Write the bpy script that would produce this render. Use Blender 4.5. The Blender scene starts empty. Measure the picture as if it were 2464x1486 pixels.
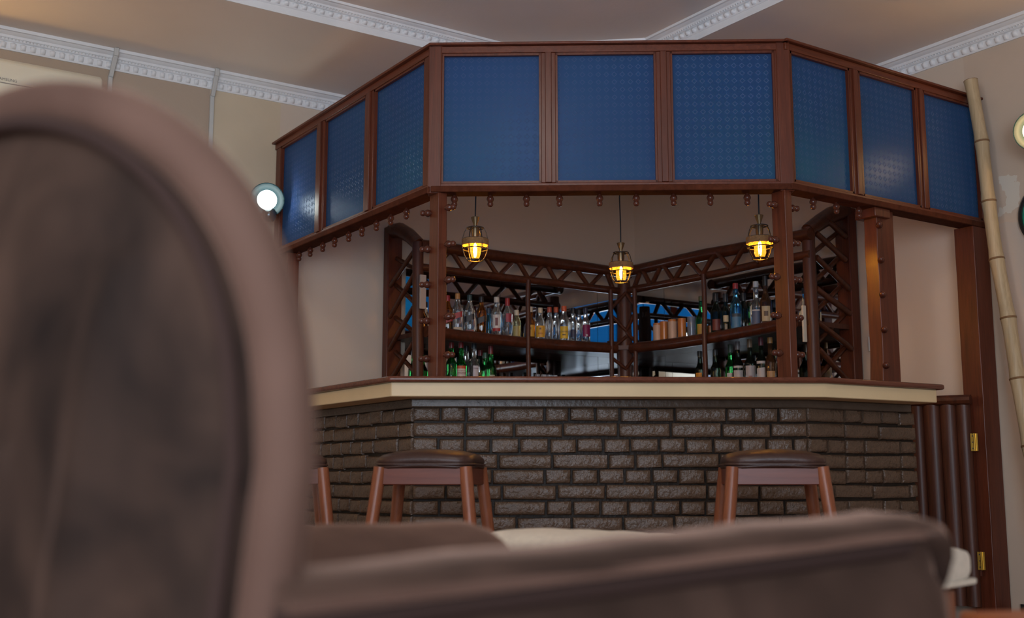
import bpy, bmesh, math, random
from math import sin, cos, pi, radians, sqrt
from mathutils import Vector, Matrix, noise
random.seed(7)
S = bpy.context.scene
COL = S.collection

# ------------------------------------------------------------------ camera, world, light, exposure
AZ = radians(56.167); PITCH = radians(8.479)
FV = Vector((cos(AZ), sin(AZ), 0)); RV = Vector((sin(AZ), -cos(AZ), 0)); UP = Vector((0, 0, 1))
EYE = Vector((0, 0, 0.73))
cam_d = bpy.data.cameras.new('camera'); cam = bpy.data.objects.new('camera', cam_d); COL.objects.link(cam)
cam_d.sensor_width = 36; cam_d.lens = 2730 * 36 / 2464; cam_d.clip_start = 0.02
cam.location = EYE
cam.rotation_euler = (FV * cos(PITCH) + UP * sin(PITCH)).to_track_quat('-Z', 'Y').to_euler()
cam_d.dof.use_dof = True; cam_d.dof.focus_distance = 5.4; cam_d.dof.aperture_fstop = 2.9
S.camera = cam
S.view_settings.view_transform = 'Standard'; S.view_settings.look = 'None'
S.view_settings.exposure = 0.55; S.view_settings.gamma = 1.0; S.view_settings.use_curve_mapping = False
S.cycles.max_bounces = 10; S.cycles.transparent_max_bounces = 12; S.cycles.glossy_bounces = 6
S.cycles.sample_clamp_indirect = 4.0; S.cycles.caustics_reflective = False; S.cycles.caustics_refractive = False
W = bpy.data.worlds.new('dusk'); S.world = W; W.use_nodes = True
W.node_tree.nodes['Background'].inputs[0].default_value = (0.33, 0.47, 0.75, 1)
W.node_tree.nodes['Background'].inputs[1].default_value = 0.6

def area(name, loc, direction, sx, sy, power, color):
    d = bpy.data.lights.new(name, 'AREA'); d.shape = 'RECTANGLE'; d.size = sx; d.size_y = sy
    d.energy = power; d.color = color
    o = bpy.data.objects.new(name, d); COL.objects.link(o); o.location = loc
    o.rotation_euler = Vector(direction).to_track_quat('-Z', 'Z').to_euler()
    return o
XW, YW, XB, YB, ZC, ZT = 5.18, 6.15, -2.5, -2.5, 3.036, 3.15
area('daylight_window_1', (-1.15, YB - 0.06, 1.25), (0.25, 1, 0), 2.3, 2.3, 165, (0.78, 0.88, 1.0))
area('daylight_window_2', (XB - 0.06, -0.4, 1.25), (1, 0.25, 0), 1.9, 2.3, 62, (0.88, 0.93, 1.0))

# ------------------------------------------------------------------ materials
def nodes(name):
    m = bpy.data.materials.new(name); m.use_nodes = True
    nt = m.node_tree
    return m, nt, nt.nodes['Principled BSDF']
def c4(c): return (c[0], c[1], c[2], 1)
def N(nt, t, **kw):
    n = nt.nodes.new(t)
    for k, v in kw.items(): setattr(n, k, v)
    return n
def ramp(nt, fac, stops):
    r = N(nt, 'ShaderNodeValToRGB'); e = r.color_ramp.elements
    while len(e) < len(stops): e.new(0.5)
    for i, (p, c) in enumerate(stops): e[i].position = p; e[i].color = c4(c)
    nt.links.new(fac, r.inputs[0]); return r
def coords(nt, scale=(1, 1, 1), rot=(0, 0, 0)):
    tc = N(nt, 'ShaderNodeTexCoord'); mp = N(nt, 'ShaderNodeMapping')
    mp.inputs['Scale'].default_value = scale; mp.inputs['Rotation'].default_value = rot
    nt.links.new(tc.outputs['Object'], mp.inputs[0]); return mp.outputs[0]
def noise_tex(nt, vec, scale, detail=4, rough=0.55, dist=0.0):
    n = N(nt, 'ShaderNodeTexNoise'); n.inputs['Scale'].default_value = scale
    n.inputs['Detail'].default_value = detail; n.inputs['Roughness'].default_value = rough
    n.inputs['Distortion'].default_value = dist
    nt.links.new(vec, n.inputs['Vector']); return n.outputs['Fac']
def bump(nt, b, h, strength, dist=0.01):
    bm = N(nt, 'ShaderNodeBump'); bm.inputs['Strength'].default_value = strength; bm.inputs['Distance'].default_value = dist
    nt.links.new(h, bm.inputs['Height']); nt.links.new(bm.outputs[0], b.inputs['Normal'])
def plain(name, col, rough=0.5, metal=0.0, var=0.0, scale=8, bmp=0.0, bscale=60, spec=0.5, sheen=0.0, stretch=(1, 1, 1), coat=0.0):
    m, nt, b = nodes(name)
    b.inputs['Base Color'].default_value = c4(col); b.inputs['Roughness'].default_value = rough
    b.inputs['Metallic'].default_value = metal; b.inputs['Specular IOR Level'].default_value = spec
    if sheen: b.inputs['Sheen Weight'].default_value = sheen; b.inputs['Sheen Roughness'].default_value = 0.5
    if coat: b.inputs['Coat Weight'].default_value = coat; b.inputs['Coat Roughness'].default_value = 0.12
    v = coords(nt, stretch)
    if var:
        f = noise_tex(nt, v, scale, 5)
        r = ramp(nt, f, [(0.28, tuple(x * (1 - var) for x in col)), (0.72, tuple(min(1, x * (1 + var)) for x in col))])
        nt.links.new(r.outputs[0], b.inputs['Base Color'])
    if bmp: bump(nt, b, noise_tex(nt, v, bscale, 4), bmp)
    return m
def wood(name, dark, light, axis, rough=0.38, bmp=0.12):
    m, nt, b = nodes(name)
    sc = {'x': (0.7, 14, 14), 'y': (14, 0.7, 14), 'z': (14, 14, 0.7), 'n': (5, 5, 5)}[axis]
    v = coords(nt, sc)
    f = noise_tex(nt, v, 3.0, 6, 0.6, 1.2)
    f2 = noise_tex(nt, coords(nt, tuple(s * 5 for s in sc)), 3.5, 3)
    mx = N(nt, 'ShaderNodeMath', operation='MULTIPLY_ADD'); mx.inputs[1].default_value = 0.35
    nt.links.new(f2, mx.inputs[0]); nt.links.new(f, mx.inputs[2])
    r = ramp(nt, mx.outputs[0], [(0.38, dark), (0.95, light)])
    nt.links.new(r.outputs[0], b.inputs['Base Color']); b.inputs['Roughness'].default_value = rough
    b.inputs['Specular IOR Level'].default_value = 0.28; b.inputs['Coat Weight'].default_value = 0.08; b.inputs['Coat Roughness'].default_value = 0.25
    bump(nt, b, mx.outputs[0], bmp, 0.004)
    return m
def emit(name, col, strength):
    m, nt, b = nodes(name)
    b.inputs['Base Color'].default_value = c4(col); b.inputs['Emission Color'].default_value = c4(col)
    b.inputs['Emission Strength'].default_value = strength; return m
def glass(name, col, rough=0.03, trans=0.95, ior=1.4):
    m, nt, b = nodes(name)
    b.inputs['Base Color'].default_value = c4(col); b.inputs['Roughness'].default_value = rough
    b.inputs['Transmission Weight'].default_value = trans; b.inputs['IOR'].default_value = ior
    return m
def thin_glass(name, col, gloss=0.2, rough=0.03):
    m, nt, b = nodes(name); nt.nodes.remove(b)
    out = nt.nodes['Material Output']
    t = N(nt, 'ShaderNodeBsdfTransparent'); t.inputs[0].default_value = c4(col)
    g = N(nt, 'ShaderNodeBsdfGlossy'); g.inputs['Roughness'].default_value = rough
    fr = N(nt, 'ShaderNodeLayerWeight'); fr.inputs[0].default_value = gloss
    mx = N(nt, 'ShaderNodeMixShader'); nt.links.new(fr.outputs['Facing'], mx.inputs[0])
    nt.links.new(t.outputs[0], mx.inputs[1]); nt.links.new(g.outputs[0], mx.inputs[2])
    nt.links.new(mx.outputs[0], out.inputs[0]); return m
def wall_mat(name, base, patches, var=0.06):
    """patches: (axis, a0, a1, z0, z1, colour, edge noise) - paint and plaster repairs, also the lightened wall inside the bar"""
    m, nt, b = nodes(name)
    b.inputs['Roughness'].default_value = 0.6
    tc = N(nt, 'ShaderNodeTexCoord')
    f = noise_tex(nt, tc.outputs['Object'], 2.2, 6)
    r = ramp(nt, f, [(0.3, tuple(x * (1 - var) for x in base)), (0.7, tuple(x * (1 + var) for x in base))])
    col = r.outputs[0]
    for (ax, a0, a1, z0, z1, pc, edge) in patches:
        dn = N(nt, 'ShaderNodeTexNoise'); dn.inputs['Scale'].default_value = 9; dn.inputs['Detail'].default_value = 4
        nt.links.new(tc.outputs['Object'], dn.inputs['Vector'])
        sub = N(nt, 'ShaderNodeVectorMath', operation='SUBTRACT'); sub.inputs[1].default_value = (0.5, 0.5, 0.5)
        nt.links.new(dn.outputs['Color'], sub.inputs[0])
        mad = N(nt, 'ShaderNodeVectorMath', operation='SCALE'); mad.inputs['Scale'].default_value = edge
        nt.links.new(sub.outputs[0], mad.inputs[0])
        add = N(nt, 'ShaderNodeVectorMath', operation='ADD')
        nt.links.new(tc.outputs['Object'], add.inputs[0]); nt.links.new(mad.outputs[0], add.inputs[1])
        sx = N(nt, 'ShaderNodeSeparateXYZ'); nt.links.new(add.outputs[0], sx.inputs[0])
        prod = None
        for sock, lo, hi in ((sx.outputs[ax], a0, a1), (sx.outputs[2], z0, z1)):
            for lim, op in ((lo, 'GREATER_THAN'), (hi, 'LESS_THAN')):
                q = N(nt, 'ShaderNodeMath', operation=op); q.inputs[1].default_value = lim
                nt.links.new(sock, q.inputs[0])
                if prod is None: prod = q.outputs[0]
                else:
                    p = N(nt, 'ShaderNodeMath', operation='MULTIPLY')
                    nt.links.new(prod, p.inputs[0]); nt.links.new(q.outputs[0], p.inputs[1]); prod = p.outputs[0]
        mx = N(nt, 'ShaderNodeMix', data_type='RGBA')
        nt.links.new(prod, mx.inputs[0]); nt.links.new(col, mx.inputs[6]); mx.inputs[7].default_value = c4(pc)
        col = mx.outputs[2]
    nt.links.new(col, b.inputs['Base Color'])
    bump(nt, b, noise_tex(nt, tc.outputs['Object'], 55, 4), 0.06)
    return m

M = {}
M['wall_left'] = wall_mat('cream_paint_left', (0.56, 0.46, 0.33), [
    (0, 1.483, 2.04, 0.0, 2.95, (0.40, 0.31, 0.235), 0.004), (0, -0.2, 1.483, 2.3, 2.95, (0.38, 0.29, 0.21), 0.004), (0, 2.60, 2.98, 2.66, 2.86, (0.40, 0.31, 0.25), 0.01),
    (0, 2.47, 5.2, 0.0, 3.1, (0.55, 0.455, 0.365), 0.0)])  # last patch: wall inside the bar, its tone raised in place of light
M['wall_right'] = wall_mat('cream_paint_right', (0.52, 0.415, 0.325), [
    (1, 3.19, 3.27, 2.06, 2.26, (0.60, 0.55, 0.47), 0.20), (1, 3.13, 3.30, 1.2, 2.0, (0.50, 0.43, 0.365), 0.12), (1, 3.44, 6.2, 0.0, 3.1, (0.55, 0.455, 0.365), 0.0)])  # last patch lightens the wall inside the bar to stand for light
M['wall_back'] = wall_mat('cream_paint_back', (0.62, 0.57, 0.46), [])
M['ceiling'] = wall_mat('ceiling_paint', (0.76, 0.68, 0.62), [], 0.03)
M['plaster'] = plain('white_plaster', (0.72, 0.73, 0.74), 0.55, var=0.05, bmp=0.05)
M['floor'] = plain('dark_red_floor_tile', (0.34, 0.20, 0.13), 0.35, var=0.3, scale=5)
M['skirt'] = plain('dark_skirting', (0.02, 0.017, 0.016), 0.4)
M['wx'] = wood('mahogany_x', (0.056, 0.0130, 0.0060), (0.142, 0.036, 0.017), 'x')
M['wy'] = wood('mahogany_y', (0.056, 0.0130, 0.0060), (0.142, 0.036, 0.017), 'y')
M['wz'] = wood('mahogany_z', (0.050, 0.0115, 0.0056), (0.124, 0.030, 0.0135), 'z')
M['knob'] = wood('turned_mahogany', (0.045, 0.013, 0.008), (0.085, 0.026, 0.016), 'n', 0.22)
M['soffit'] = wood('soffit_mahogany', (0.040, 0.0115, 0.006), (0.095, 0.028, 0.014), 'n', 0.85)
M['soffit'].node_tree.nodes['Principled BSDF'].inputs['Coat Weight'].default_value = 0; M['soffit'].node_tree.nodes['Principled BSDF'].inputs['Specular IOR Level'].default_value = 0.08
M['log'] = wood('varnished_log', (0.030, 0.0090, 0.0045), (0.100, 0.030, 0.0135), 'n', 0.3, 0.25)
M['logz'] = wood('varnished_log_upright', (0.036, 0.0115, 0.0065), (0.095, 0.031, 0.016), 'z', 0.46, 0.25)
M['counter_wood'] = wood('counter_wood', (0.07, 0.022, 0.013), (0.15, 0.05, 0.03), 'x', 0.25)
M['fascia'] = plain('cream_fascia', (0.60, 0.46, 0.27), 0.5, var=0.10, scale=3, bmp=0.06, bscale=20)
M['mortar'] = plain('dark_mortar', (0.014, 0.009, 0.006), 0.55, var=0.3, scale=20, bmp=0.5, bscale=50, spec=0.25)
M['band'] = plain('brown_plaster_band', (0.052, 0.034, 0.023), 0.4, var=0.2, scale=14, bmp=0.35, bscale=35)
M['brick'] = plain('brown_painted_brick', (0.088, 0.055, 0.036), 0.30, var=0.18, scale=16, bmp=0.9, bscale=42, spec=0.36)
M['leather'] = plain('dark_brown_leather', (0.042, 0.019, 0.0145), 0.40, var=0.15, scale=10, bmp=0.12, bscale=120, spec=0.4)
M['stool'] = wood('stool_wood', (0.13, 0.040, 0.018), (0.27, 0.088, 0.040), 'z', 0.35)
M['stoolx'] = wood('stool_apron_wood', (0.080, 0.019, 0.011), (0.150, 0.040, 0.022), 'x', 0.4)
M['cream_cloth'] = plain('cream_weave', (0.56, 0.48, 0.37), 0.85, var=0.10, scale=70, bmp=0.4, bscale=260, sheen=0.2)
M['brass'] = plain('brass', (0.62, 0.40, 0.08), 0.32, 1.0)
M['screw'] = plain('screw_steel', (0.12, 0.11, 0.10), 0.4, 1.0)
M['wire'] = plain('black_wire', (0.012, 0.011, 0.010), 0.45, 0.3)
M['bronze'] = plain('bronze_cap', (0.16, 0.12, 0.07), 0.35, 0.9)
M['rope'] = plain('jute_rope', (0.22, 0.115, 0.045), 0.9, var=0.3, scale=60, bmp=0.6, bscale=150)
M['white_plastic'] = plain('white_plastic', (0.66, 0.66, 0.64), 0.4)
M['ac'] = plain('cream_plastic', (0.68, 0.65, 0.52), 0.45)
M['grey_print'] = plain('grey_print', (0.22, 0.21, 0.19), 0.5)
M['chrome'] = plain('black_chrome', (0.06, 0.07, 0.075), 0.15, 0.9)
M['bamboo'] = wood('bamboo_cane', (0.32, 0.235, 0.130), (0.50, 0.39, 0.245), 'z', 0.4, 0.08)
M['bamboo_ring'] = plain('bamboo_node', (0.20, 0.11, 0.05), 0.5)
M['pvc'] = plain('white_trunking', (0.50, 0.50, 0.48), 0.45)
M['mirror'] = plain('mirror_silver', (0.80, 0.82, 0.83), 0.015, 1.0)
M['green'] = plain('green_enamel', (0.01, 0.20, 0.12), 0.3)
M['black'] = plain('black_gloss', (0.012, 0.012, 0.013), 0.3)
M['table'] = wood('orange_table_wood', (0.22, 0.060, 0.024), (0.34, 0.10, 0.045), 'x', 0.3)
M['globe_cool'] = emit('cool_globe', (0.90, 1.0, 0.94), 11.0)
M['globe_added_warm'] = emit('added_warm_globe', (1.0, 0.66, 0.30), 55.0)  # only for the added sconces out of view
M['bulb'] = emit('amber_filament', (1.0, 0.55, 0.10), 360.0)
M['amber'] = thin_glass('amber_glass', (1.0, 0.70, 0.30), 0.35)
_nt = M['amber'].node_tree; _e = _nt.nodes.new('ShaderNodeEmission'); _e.inputs[0].default_value = (1, .40, .03, 1); _e.inputs[1].default_value = .55
_a = _nt.nodes.new('ShaderNodeAddShader'); _o = _nt.nodes['Material Output']; _l = _o.inputs[0].links[0].from_socket
_nt.links.new(_l, _a.inputs[0]); _nt.links.new(_e.outputs[0], _a.inputs[1]); _nt.links.new(_a.outputs[0], _o.inputs[0])
M['smoke'] = thin_glass('smoked_glass', (0.36, 0.46, 0.50), 0.4)
_nt = M['smoke'].node_tree; _d = _nt.nodes.new('ShaderNodeBsdfDiffuse'); _d.inputs[0].default_value = (.011, .027, .034, 1)
_m = _nt.nodes.new('ShaderNodeMixShader'); _m.inputs[0].default_value = .82; _o = _nt.nodes['Material Output']; _l = _o.inputs[0].links[0].from_socket
_nt.links.new(_l, _m.inputs[1]); _nt.links.new(_d.outputs[0], _m.inputs[2]); _nt.links.new(_m.outputs[0], _o.inputs[0])
M['pane_clear'] = thin_glass('clear_pane', (0.95, 0.97, 1.0), 0.1)

M['globe_right'] = emit('warm_globe_right', (1.0, 0.62, 0.28), 26.0)
M['globe_added_opal'] = emit('added_opal_globe', (1.0, 0.94, 0.86), 32.0)  # only for the added lamp under the tray
M['globe_amber'] = emit('amber_globe', (1.0, 0.56, 0.18), 85.0)
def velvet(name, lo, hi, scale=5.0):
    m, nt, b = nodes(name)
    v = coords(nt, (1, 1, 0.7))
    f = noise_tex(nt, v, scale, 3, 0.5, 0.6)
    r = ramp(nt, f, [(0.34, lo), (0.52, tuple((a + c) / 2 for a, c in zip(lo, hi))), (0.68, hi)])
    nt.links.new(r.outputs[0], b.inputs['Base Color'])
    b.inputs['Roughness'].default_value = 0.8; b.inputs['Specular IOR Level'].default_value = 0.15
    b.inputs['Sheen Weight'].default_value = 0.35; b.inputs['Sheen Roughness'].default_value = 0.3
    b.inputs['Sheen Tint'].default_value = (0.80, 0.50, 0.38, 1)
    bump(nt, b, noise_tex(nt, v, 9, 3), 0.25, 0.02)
    return m
M['velvet'] = velvet('mauve_brown_velvet_shaded', (0.004, 0.0017, 0.0011), (0.042, 0.0225, 0.0150), 6.5)  # shaded tone of the one chair velvet, darkened for the back panel
M['velvet_lit'] = velvet('mauve_brown_velvet_lit', (0.066, 0.035, 0.025), (0.110, 0.062, 0.045), 3.0)  # lit tone of the same velvet: rim, cushion, piping and far arm
M['velvet_dark'] = plain('shaded_seam_velvet', (0.03, 0.017, 0.014), 0.9, spec=0.1)  # dark tone that draws in the shade along the grooves

def blue_pane():
    m, nt, b = nodes('blue_patterned_glass')
    out = nt.nodes['Material Output']
    tc = N(nt, 'ShaderNodeTexCoord'); sx = N(nt, 'ShaderNodeSeparateXYZ'); nt.links.new(tc.outputs['UV'], sx.inputs[0])
    def cell(s, off=0.0):
        a = N(nt, 'ShaderNodeMath', operation='MULTIPLY_ADD'); a.inputs[1].default_value = 1 / 0.036; a.inputs[2].default_value = off
        nt.links.new(s, a.inputs[0]); f = N(nt, 'ShaderNodeMath', operation='FRACT'); nt.links.new(a.outputs[0], f.inputs[0])
        d = N(nt, 'ShaderNodeMath', operation='SUBTRACT'); d.inputs[1].default_value = 0.5; nt.links.new(f.outputs[0], d.inputs[0])
        e = N(nt, 'ShaderNodeMath', operation='ABSOLUTE'); nt.links.new(d.outputs[0], e.inputs[0]); return e.outputs[0]
    u, v = cell(sx.outputs[0]), cell(sx.outputs[1])
    s = N(nt, 'ShaderNodeMath', operation='ADD'); nt.links.new(u, s.inputs[0]); nt.links.new(v, s.inputs[1])
    d = N(nt, 'ShaderNodeMath', operation='SUBTRACT'); d.inputs[1].default_value = 0.30; nt.links.new(s.outputs[0], d.inputs[0])
    a = N(nt, 'ShaderNodeMath', operation='ABSOLUTE'); nt.links.new(d.outputs[0], a.inputs[0])
    rr = ramp(nt, a.outputs[0], [(0.0, (1, 1, 1)), (0.10, (0, 0, 0))])     # raised diamond outlines
    nz = noise_tex(nt, tc.outputs['Object'], 160, 2)
    h = N(nt, 'ShaderNodeMath', operation='MULTIPLY_ADD'); h.inputs[1].default_value = 0.35
    nt.links.new(nz, h.inputs[0]); nt.links.new(rr.outputs[0], h.inputs[2])
    b.inputs['Roughness'].default_value = 0.30
    cr_ = ramp(nt, rr.outputs[0], [(0.0, (0.058, 0.094, 0.215)), (1.0, (0.20, 0.26, 0.42))]); nt.links.new(cr_.outputs[0], b.inputs['Base Color'])  # outlines coloured lighter to stand for refraction in the relief
    b.inputs['Specular IOR Level'].default_value = 0.6; b.inputs['Specular Tint'].default_value = (0.35, 0.55, 1.0, 1)
    bump(nt, b, h.outputs[0], 0.55, 0.003)
    t = N(nt, 'ShaderNodeBsdfTranslucent'); t.inputs[0].default_value = (0.085, 0.57, 1.0, 1)
    mx = N(nt, 'ShaderNodeMixShader'); mx.inputs[0].default_value = 0.66
    nt.links.new(b.outputs[0], mx.inputs[1]); nt.links.new(t.outputs[0], mx.inputs[2]); nt.links.new(mx.outputs[0], out.inputs[0])
    return m
M['blue'] = blue_pane()

# ------------------------------------------------------------------ mesh helpers
class MB:
    def __init__(s): s.v = []; s.f = []; s.uv = None
    def add(s, vs, fs):
        n = len(s.v); s.v += [tuple(p) for p in vs]; s.f += [tuple(i + n for i in f) for f in fs]; return s
    def box(s, c, size, ax=None):
        c = Vector(c); ax = ax or (Vector((1, 0, 0)), Vector((0, 1, 0)), UP)
        h = [Vector(a) * (d / 2) for a, d in zip(ax, size)]
        vs = [c + h[0] * i + h[1] * j + h[2] * k for i in (-1, 1) for j in (-1, 1) for k in (-1, 1)]
        return s.add(vs, [(0, 1, 3, 2), (4, 6, 7, 5), (0, 4, 5, 1), (2, 3, 7, 6), (0, 2, 6, 4), (1, 5, 7, 3)])
    def bar(s, p, q, w, t, up=UP):
        p, q = Vector(p), Vector(q); d = (q - p); L = d.length; d.normalize()
        side = d.cross(up).normalized(); u = side.cross(d)
        return s.box((p + q) / 2, (L, w, t), (d, side, u))
    def prism(s, pts, z0, z1):
        n = len(pts); vs = [(x, y, z0) for x, y in pts] + [(x, y, z1) for x, y in pts]
        return s.add(vs, [tuple(range(n - 1, -1, -1)), tuple(range(n, 2 * n))] + [(i, (i + 1) % n, n + (i + 1) % n, n + i) for i in range(n)])
    def tube(s, pts, r, n=10, cap=True):
        pts = [Vector(p) for p in pts]; k = len(pts)
        rs = r if isinstance(r, (list, tuple)) else [r] * k
        rings = []; prev = None
        for i, p in enumerate(pts):
            t = (pts[min(i + 1, k - 1)] - pts[max(i - 1, 0)]).normalized()
            if prev is None:
                a = t.orthogonal().normalized()
            else:
                a = (prev - t * prev.dot(t)).normalized()
            prev = a; b = t.cross(a)
            rings.append([p + (a * cos(2 * pi * j / n) + b * sin(2 * pi * j / n)) * rs[i] for j in range(n)])
        vs = [p for ring in rings for p in ring]
        fs = [(i * n + j, i * n + (j + 1) % n, (i + 1) * n + (j + 1) % n, (i + 1) * n + j) for i in range(k - 1) for j in range(n)]
        if cap: fs += [tuple(range(n - 1, -1, -1)), tuple(range((k - 1) * n, k * n))]
        return s.add(vs, fs)
    def lathe(s, prof, n=16, o=(0, 0, 0), ax=UP, sq=2.0, cap=True):
        """prof: (radius, height) along ax"""
        o = Vector(o); ax = Vector(ax).normalized(); a = ax.orthogonal().normalized()
        if abs(ax.z) > 0.99: a = Vector((1, 0, 0))
        b = ax.cross(a)
        def k(t):
            return 1 if sq == 2 else 1 / (abs(cos(t)) ** sq + abs(sin(t)) ** sq) ** (1 / sq)
        vs = [o + ax * h + (a * cos(2 * pi * j / n) + b * sin(2 * pi * j / n)) * r * k(2 * pi * j / n) for r, h in prof for j in range(n)]
        m = len(prof)
        fs = [(i * n + j, i * n + (j + 1) % n, (i + 1) * n + (j + 1) % n, (i + 1) * n + j) for i in range(m - 1) for j in range(n)]
        if cap: fs += [tuple(range(n - 1, -1, -1)), tuple(range((m - 1) * n, m * n))]
        return s.add(vs, fs)
    def grid(s, rows, close=False):
        n = len(rows[0]); m = len(rows)
        vs = [p for r in rows for p in r]
        fs = [(i * n + j, i * n + (j + 1) % n, (i + 1) * n + (j + 1) % n, (i + 1) * n + j) for i in range(m - 1) for j in range(n if close else n - 1)]
        return s.add(vs, fs)
    def mesh(s, name, mat, ang=35):
        me = bpy.data.meshes.new(name); me.from_pydata(s.v, [], s.f); me.validate()
        bm = bmesh.new(); bm.from_mesh(me); bmesh.ops.recalc_face_normals(bm, faces=bm.faces); bm.to_mesh(me); bm.free()
        me.polygons.foreach_set('use_smooth', [True] * len(me.polygons))
        me.set_sharp_from_angle(angle=radians(ang))
        if mat is not None: me.materials.append(mat if not isinstance(mat, str) else M[mat])
        return me
    def build(s, name, mat, parent=None, ang=35, bevel=0, seg=2, kind=None, label=None):
        return put(name, s.mesh(name, mat, ang), parent, bevel, seg, kind, label)
def put(name, me, parent=None, bevel=0, seg=2, kind=None, label=None):
    o = bpy.data.objects.new(name, me); COL.objects.link(o)
    if parent is not None:
        o.parent = parent; o.matrix_parent_inverse = world(parent).inverted()
    if bevel:
        md = o.modifiers.new('bevel', 'BEVEL'); md.width = bevel; md.segments = seg; md.limit_method = 'ANGLE'
    if kind: o['kind'] = kind
    if label: o['label'] = label
    return o
def world(o):
    m = Matrix.LocRotScale(o.location, o.rotation_euler, o.scale)
    return world(o.parent) @ o.matrix_parent_inverse @ m if o.parent else m
def thing(name, label, cat, loc=(0, 0, 0), rz=0.0, group=None):
    o = bpy.data.objects.new(name, None); COL.objects.link(o); o.empty_display_size = 0.1
    o.location = loc; o.rotation_euler = (0, 0, rz); tag(o, label, cat, group); return o
def tag(o, label, cat, group=None):
    o['label'] = label; o['category'] = cat
    if group: o['group'] = group
    return o
def local(parent, name, me, label=None):     # part given in the parent's own coordinates
    o = bpy.data.objects.new(name, me); COL.objects.link(o); o.parent = parent
    if label: o['label'] = label
    return o
def copy_tree(src, loc, rz, label, group=None):
    def cp(o, par):
        c = o.copy(); COL.objects.link(c)
        if par: c.parent = par
        for ch in o.children: cp(ch, c)
        return c
    r = cp(src, None); r.location = loc; r.rotation_euler = (0, 0, rz); r['label'] = label
    if group: r['group'] = group
    return r
def structure(name, mb, mat, **k): return mb.build(name, mat, kind='structure', **k)
def CP(lat, dep, z=0.0):                     # a plan position measured from the doorway corner of the room, along and across the view axis
    p = RV * lat + FV * dep; return Vector((p.x, p.y, z))
def offs(pts, i):
    """polyline shifted to its left by i, mitred"""
    out = []; n = len(pts); P = [Vector(p) for p in pts]
    for k in range(n):
        dirs = [(P[b] - P[a]).normalized() for a, b in ((k - 1, k), (k, k + 1)) if a >= 0 and b < n]
        ns = [Vector((-d.y, d.x)) for d in dirs]
        if len(ns) == 1: out.append(P[k] + ns[0] * i)
        else:
            b = (ns[0] + ns[1]).normalized(); out.append(P[k] + b * (i / b.dot(ns[0])))
    return out

# ------------------------------------------------------------------ room shell
structure('floor', MB().box(((XB + XW) / 2, (YB + YW) / 2, -0.05), (XW - XB + .2, YW - YB + .2, 0.1)), 'floor')
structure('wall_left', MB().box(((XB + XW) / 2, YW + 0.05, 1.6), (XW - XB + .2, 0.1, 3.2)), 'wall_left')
structure('wall_right', MB().box((XW + 0.05, (YB + YW) / 2, 1.6), (0.1, YW - YB + .2, 3.2)), 'wall_right')
def wall_open(name, along, at, lo, hi, a0, a1, z0, z1, sgn):
    mb = MB()
    def seg(p0, p1, q0, q1):
        c = ((p0 + p1) / 2, (q0 + q1) / 2); d = (p1 - p0, q1 - q0)
        if along == 'x': mb.box((c[0], at + sgn * .05, c[1]), (d[0], .1, d[1]))
        else: mb.box((at + sgn * .05, c[0], c[1]), (.1, d[0], d[1]))
    seg(lo, a0, 0, 3.2); seg(a1, hi, 0, 3.2); seg(a0, a1, 0, z0); seg(a0, a1, z1, 3.2)
    structure(name, mb, 'wall_back')
wall_open('wall_back', 'x', YB, XB - .1, XW + .1, -2.3, 0.1, 0.04, 2.45, -1)
wall_open('wall_side', 'y', XB, YB - .1, YW + .1, -1.4, 0.7, 0.04, 2.45, -1)
for i, (al, at, a0, a1) in enumerate((('x', YB - .03, -2.3, 0.1), ('y', XB - .03, -1.4, 0.7))):
    w = bpy.data.objects.new('window_%d' % (i + 1), None); COL.objects.link(w); w['kind'] = 'structure'
    fr = MB(); pn = []
    def P(a, z): return (a, at, z) if al == 'x' else (at, a, z)
    for z in (0.09, 2.0, 2.43): fr.bar(P(a0, z), P(a1, z), .05, .05)
    for k in range(4):
        a = a0 + .025 + (a1 - a0 - .05) * k / 3; fr.bar(P(a, .04), P(a, 2.45), .05, .05, Vector((1, 1, 0)))
    fr.build('window_frame', 'wz', w)
    for k in range(3):
        b0 = a0 + (a1 - a0) * k / 3
        MB().bar(P(b0 + .02, 1.25), P(b0 + (a1 - a0) / 3 - .02, 1.25), .006, 2.38).build('pane', 'pane_clear', w)
# ceiling with a sunk tray whose far corner is cut off
tray_in = [(-1.45, 5.08), (3.41, 5.08), (3.965, 4.585), (3.965, -1.45)]
t_out = offs(tray_in, 0.065)
cb = MB()
cb.box(((XB + XW) / 2, (t_out[0].y + YW) / 2, ZC + .09), (XW - XB + .2, YW - t_out[0].y, .18))
cb.box(((t_out[3].x + XW) / 2, (YB + t_out[0].y) / 2, ZC + .09), (XW - t_out[3].x, t_out[0].y - YB, .18))
cb.prism([tuple(t_out[1]), (t_out[3].x, t_out[0].y), tuple(t_out[2])][::-1], ZC, ZC + .18)
cb.box(((XB + t_out[3].x) / 2, (YB - 1.5) / 2, ZC + .09), (t_out[3].x - XB, 1.0, .18))
cb.box((-2.0, (t_out[0].y - 1.5) / 2, ZC + .09), (1.0, t_out[0].y + 1.5, .18))
cb.box((1.3, 1.8, ZT + .05), (5.8, 6.9, .1))
structure('ceiling', cb, 'ceiling')

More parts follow.
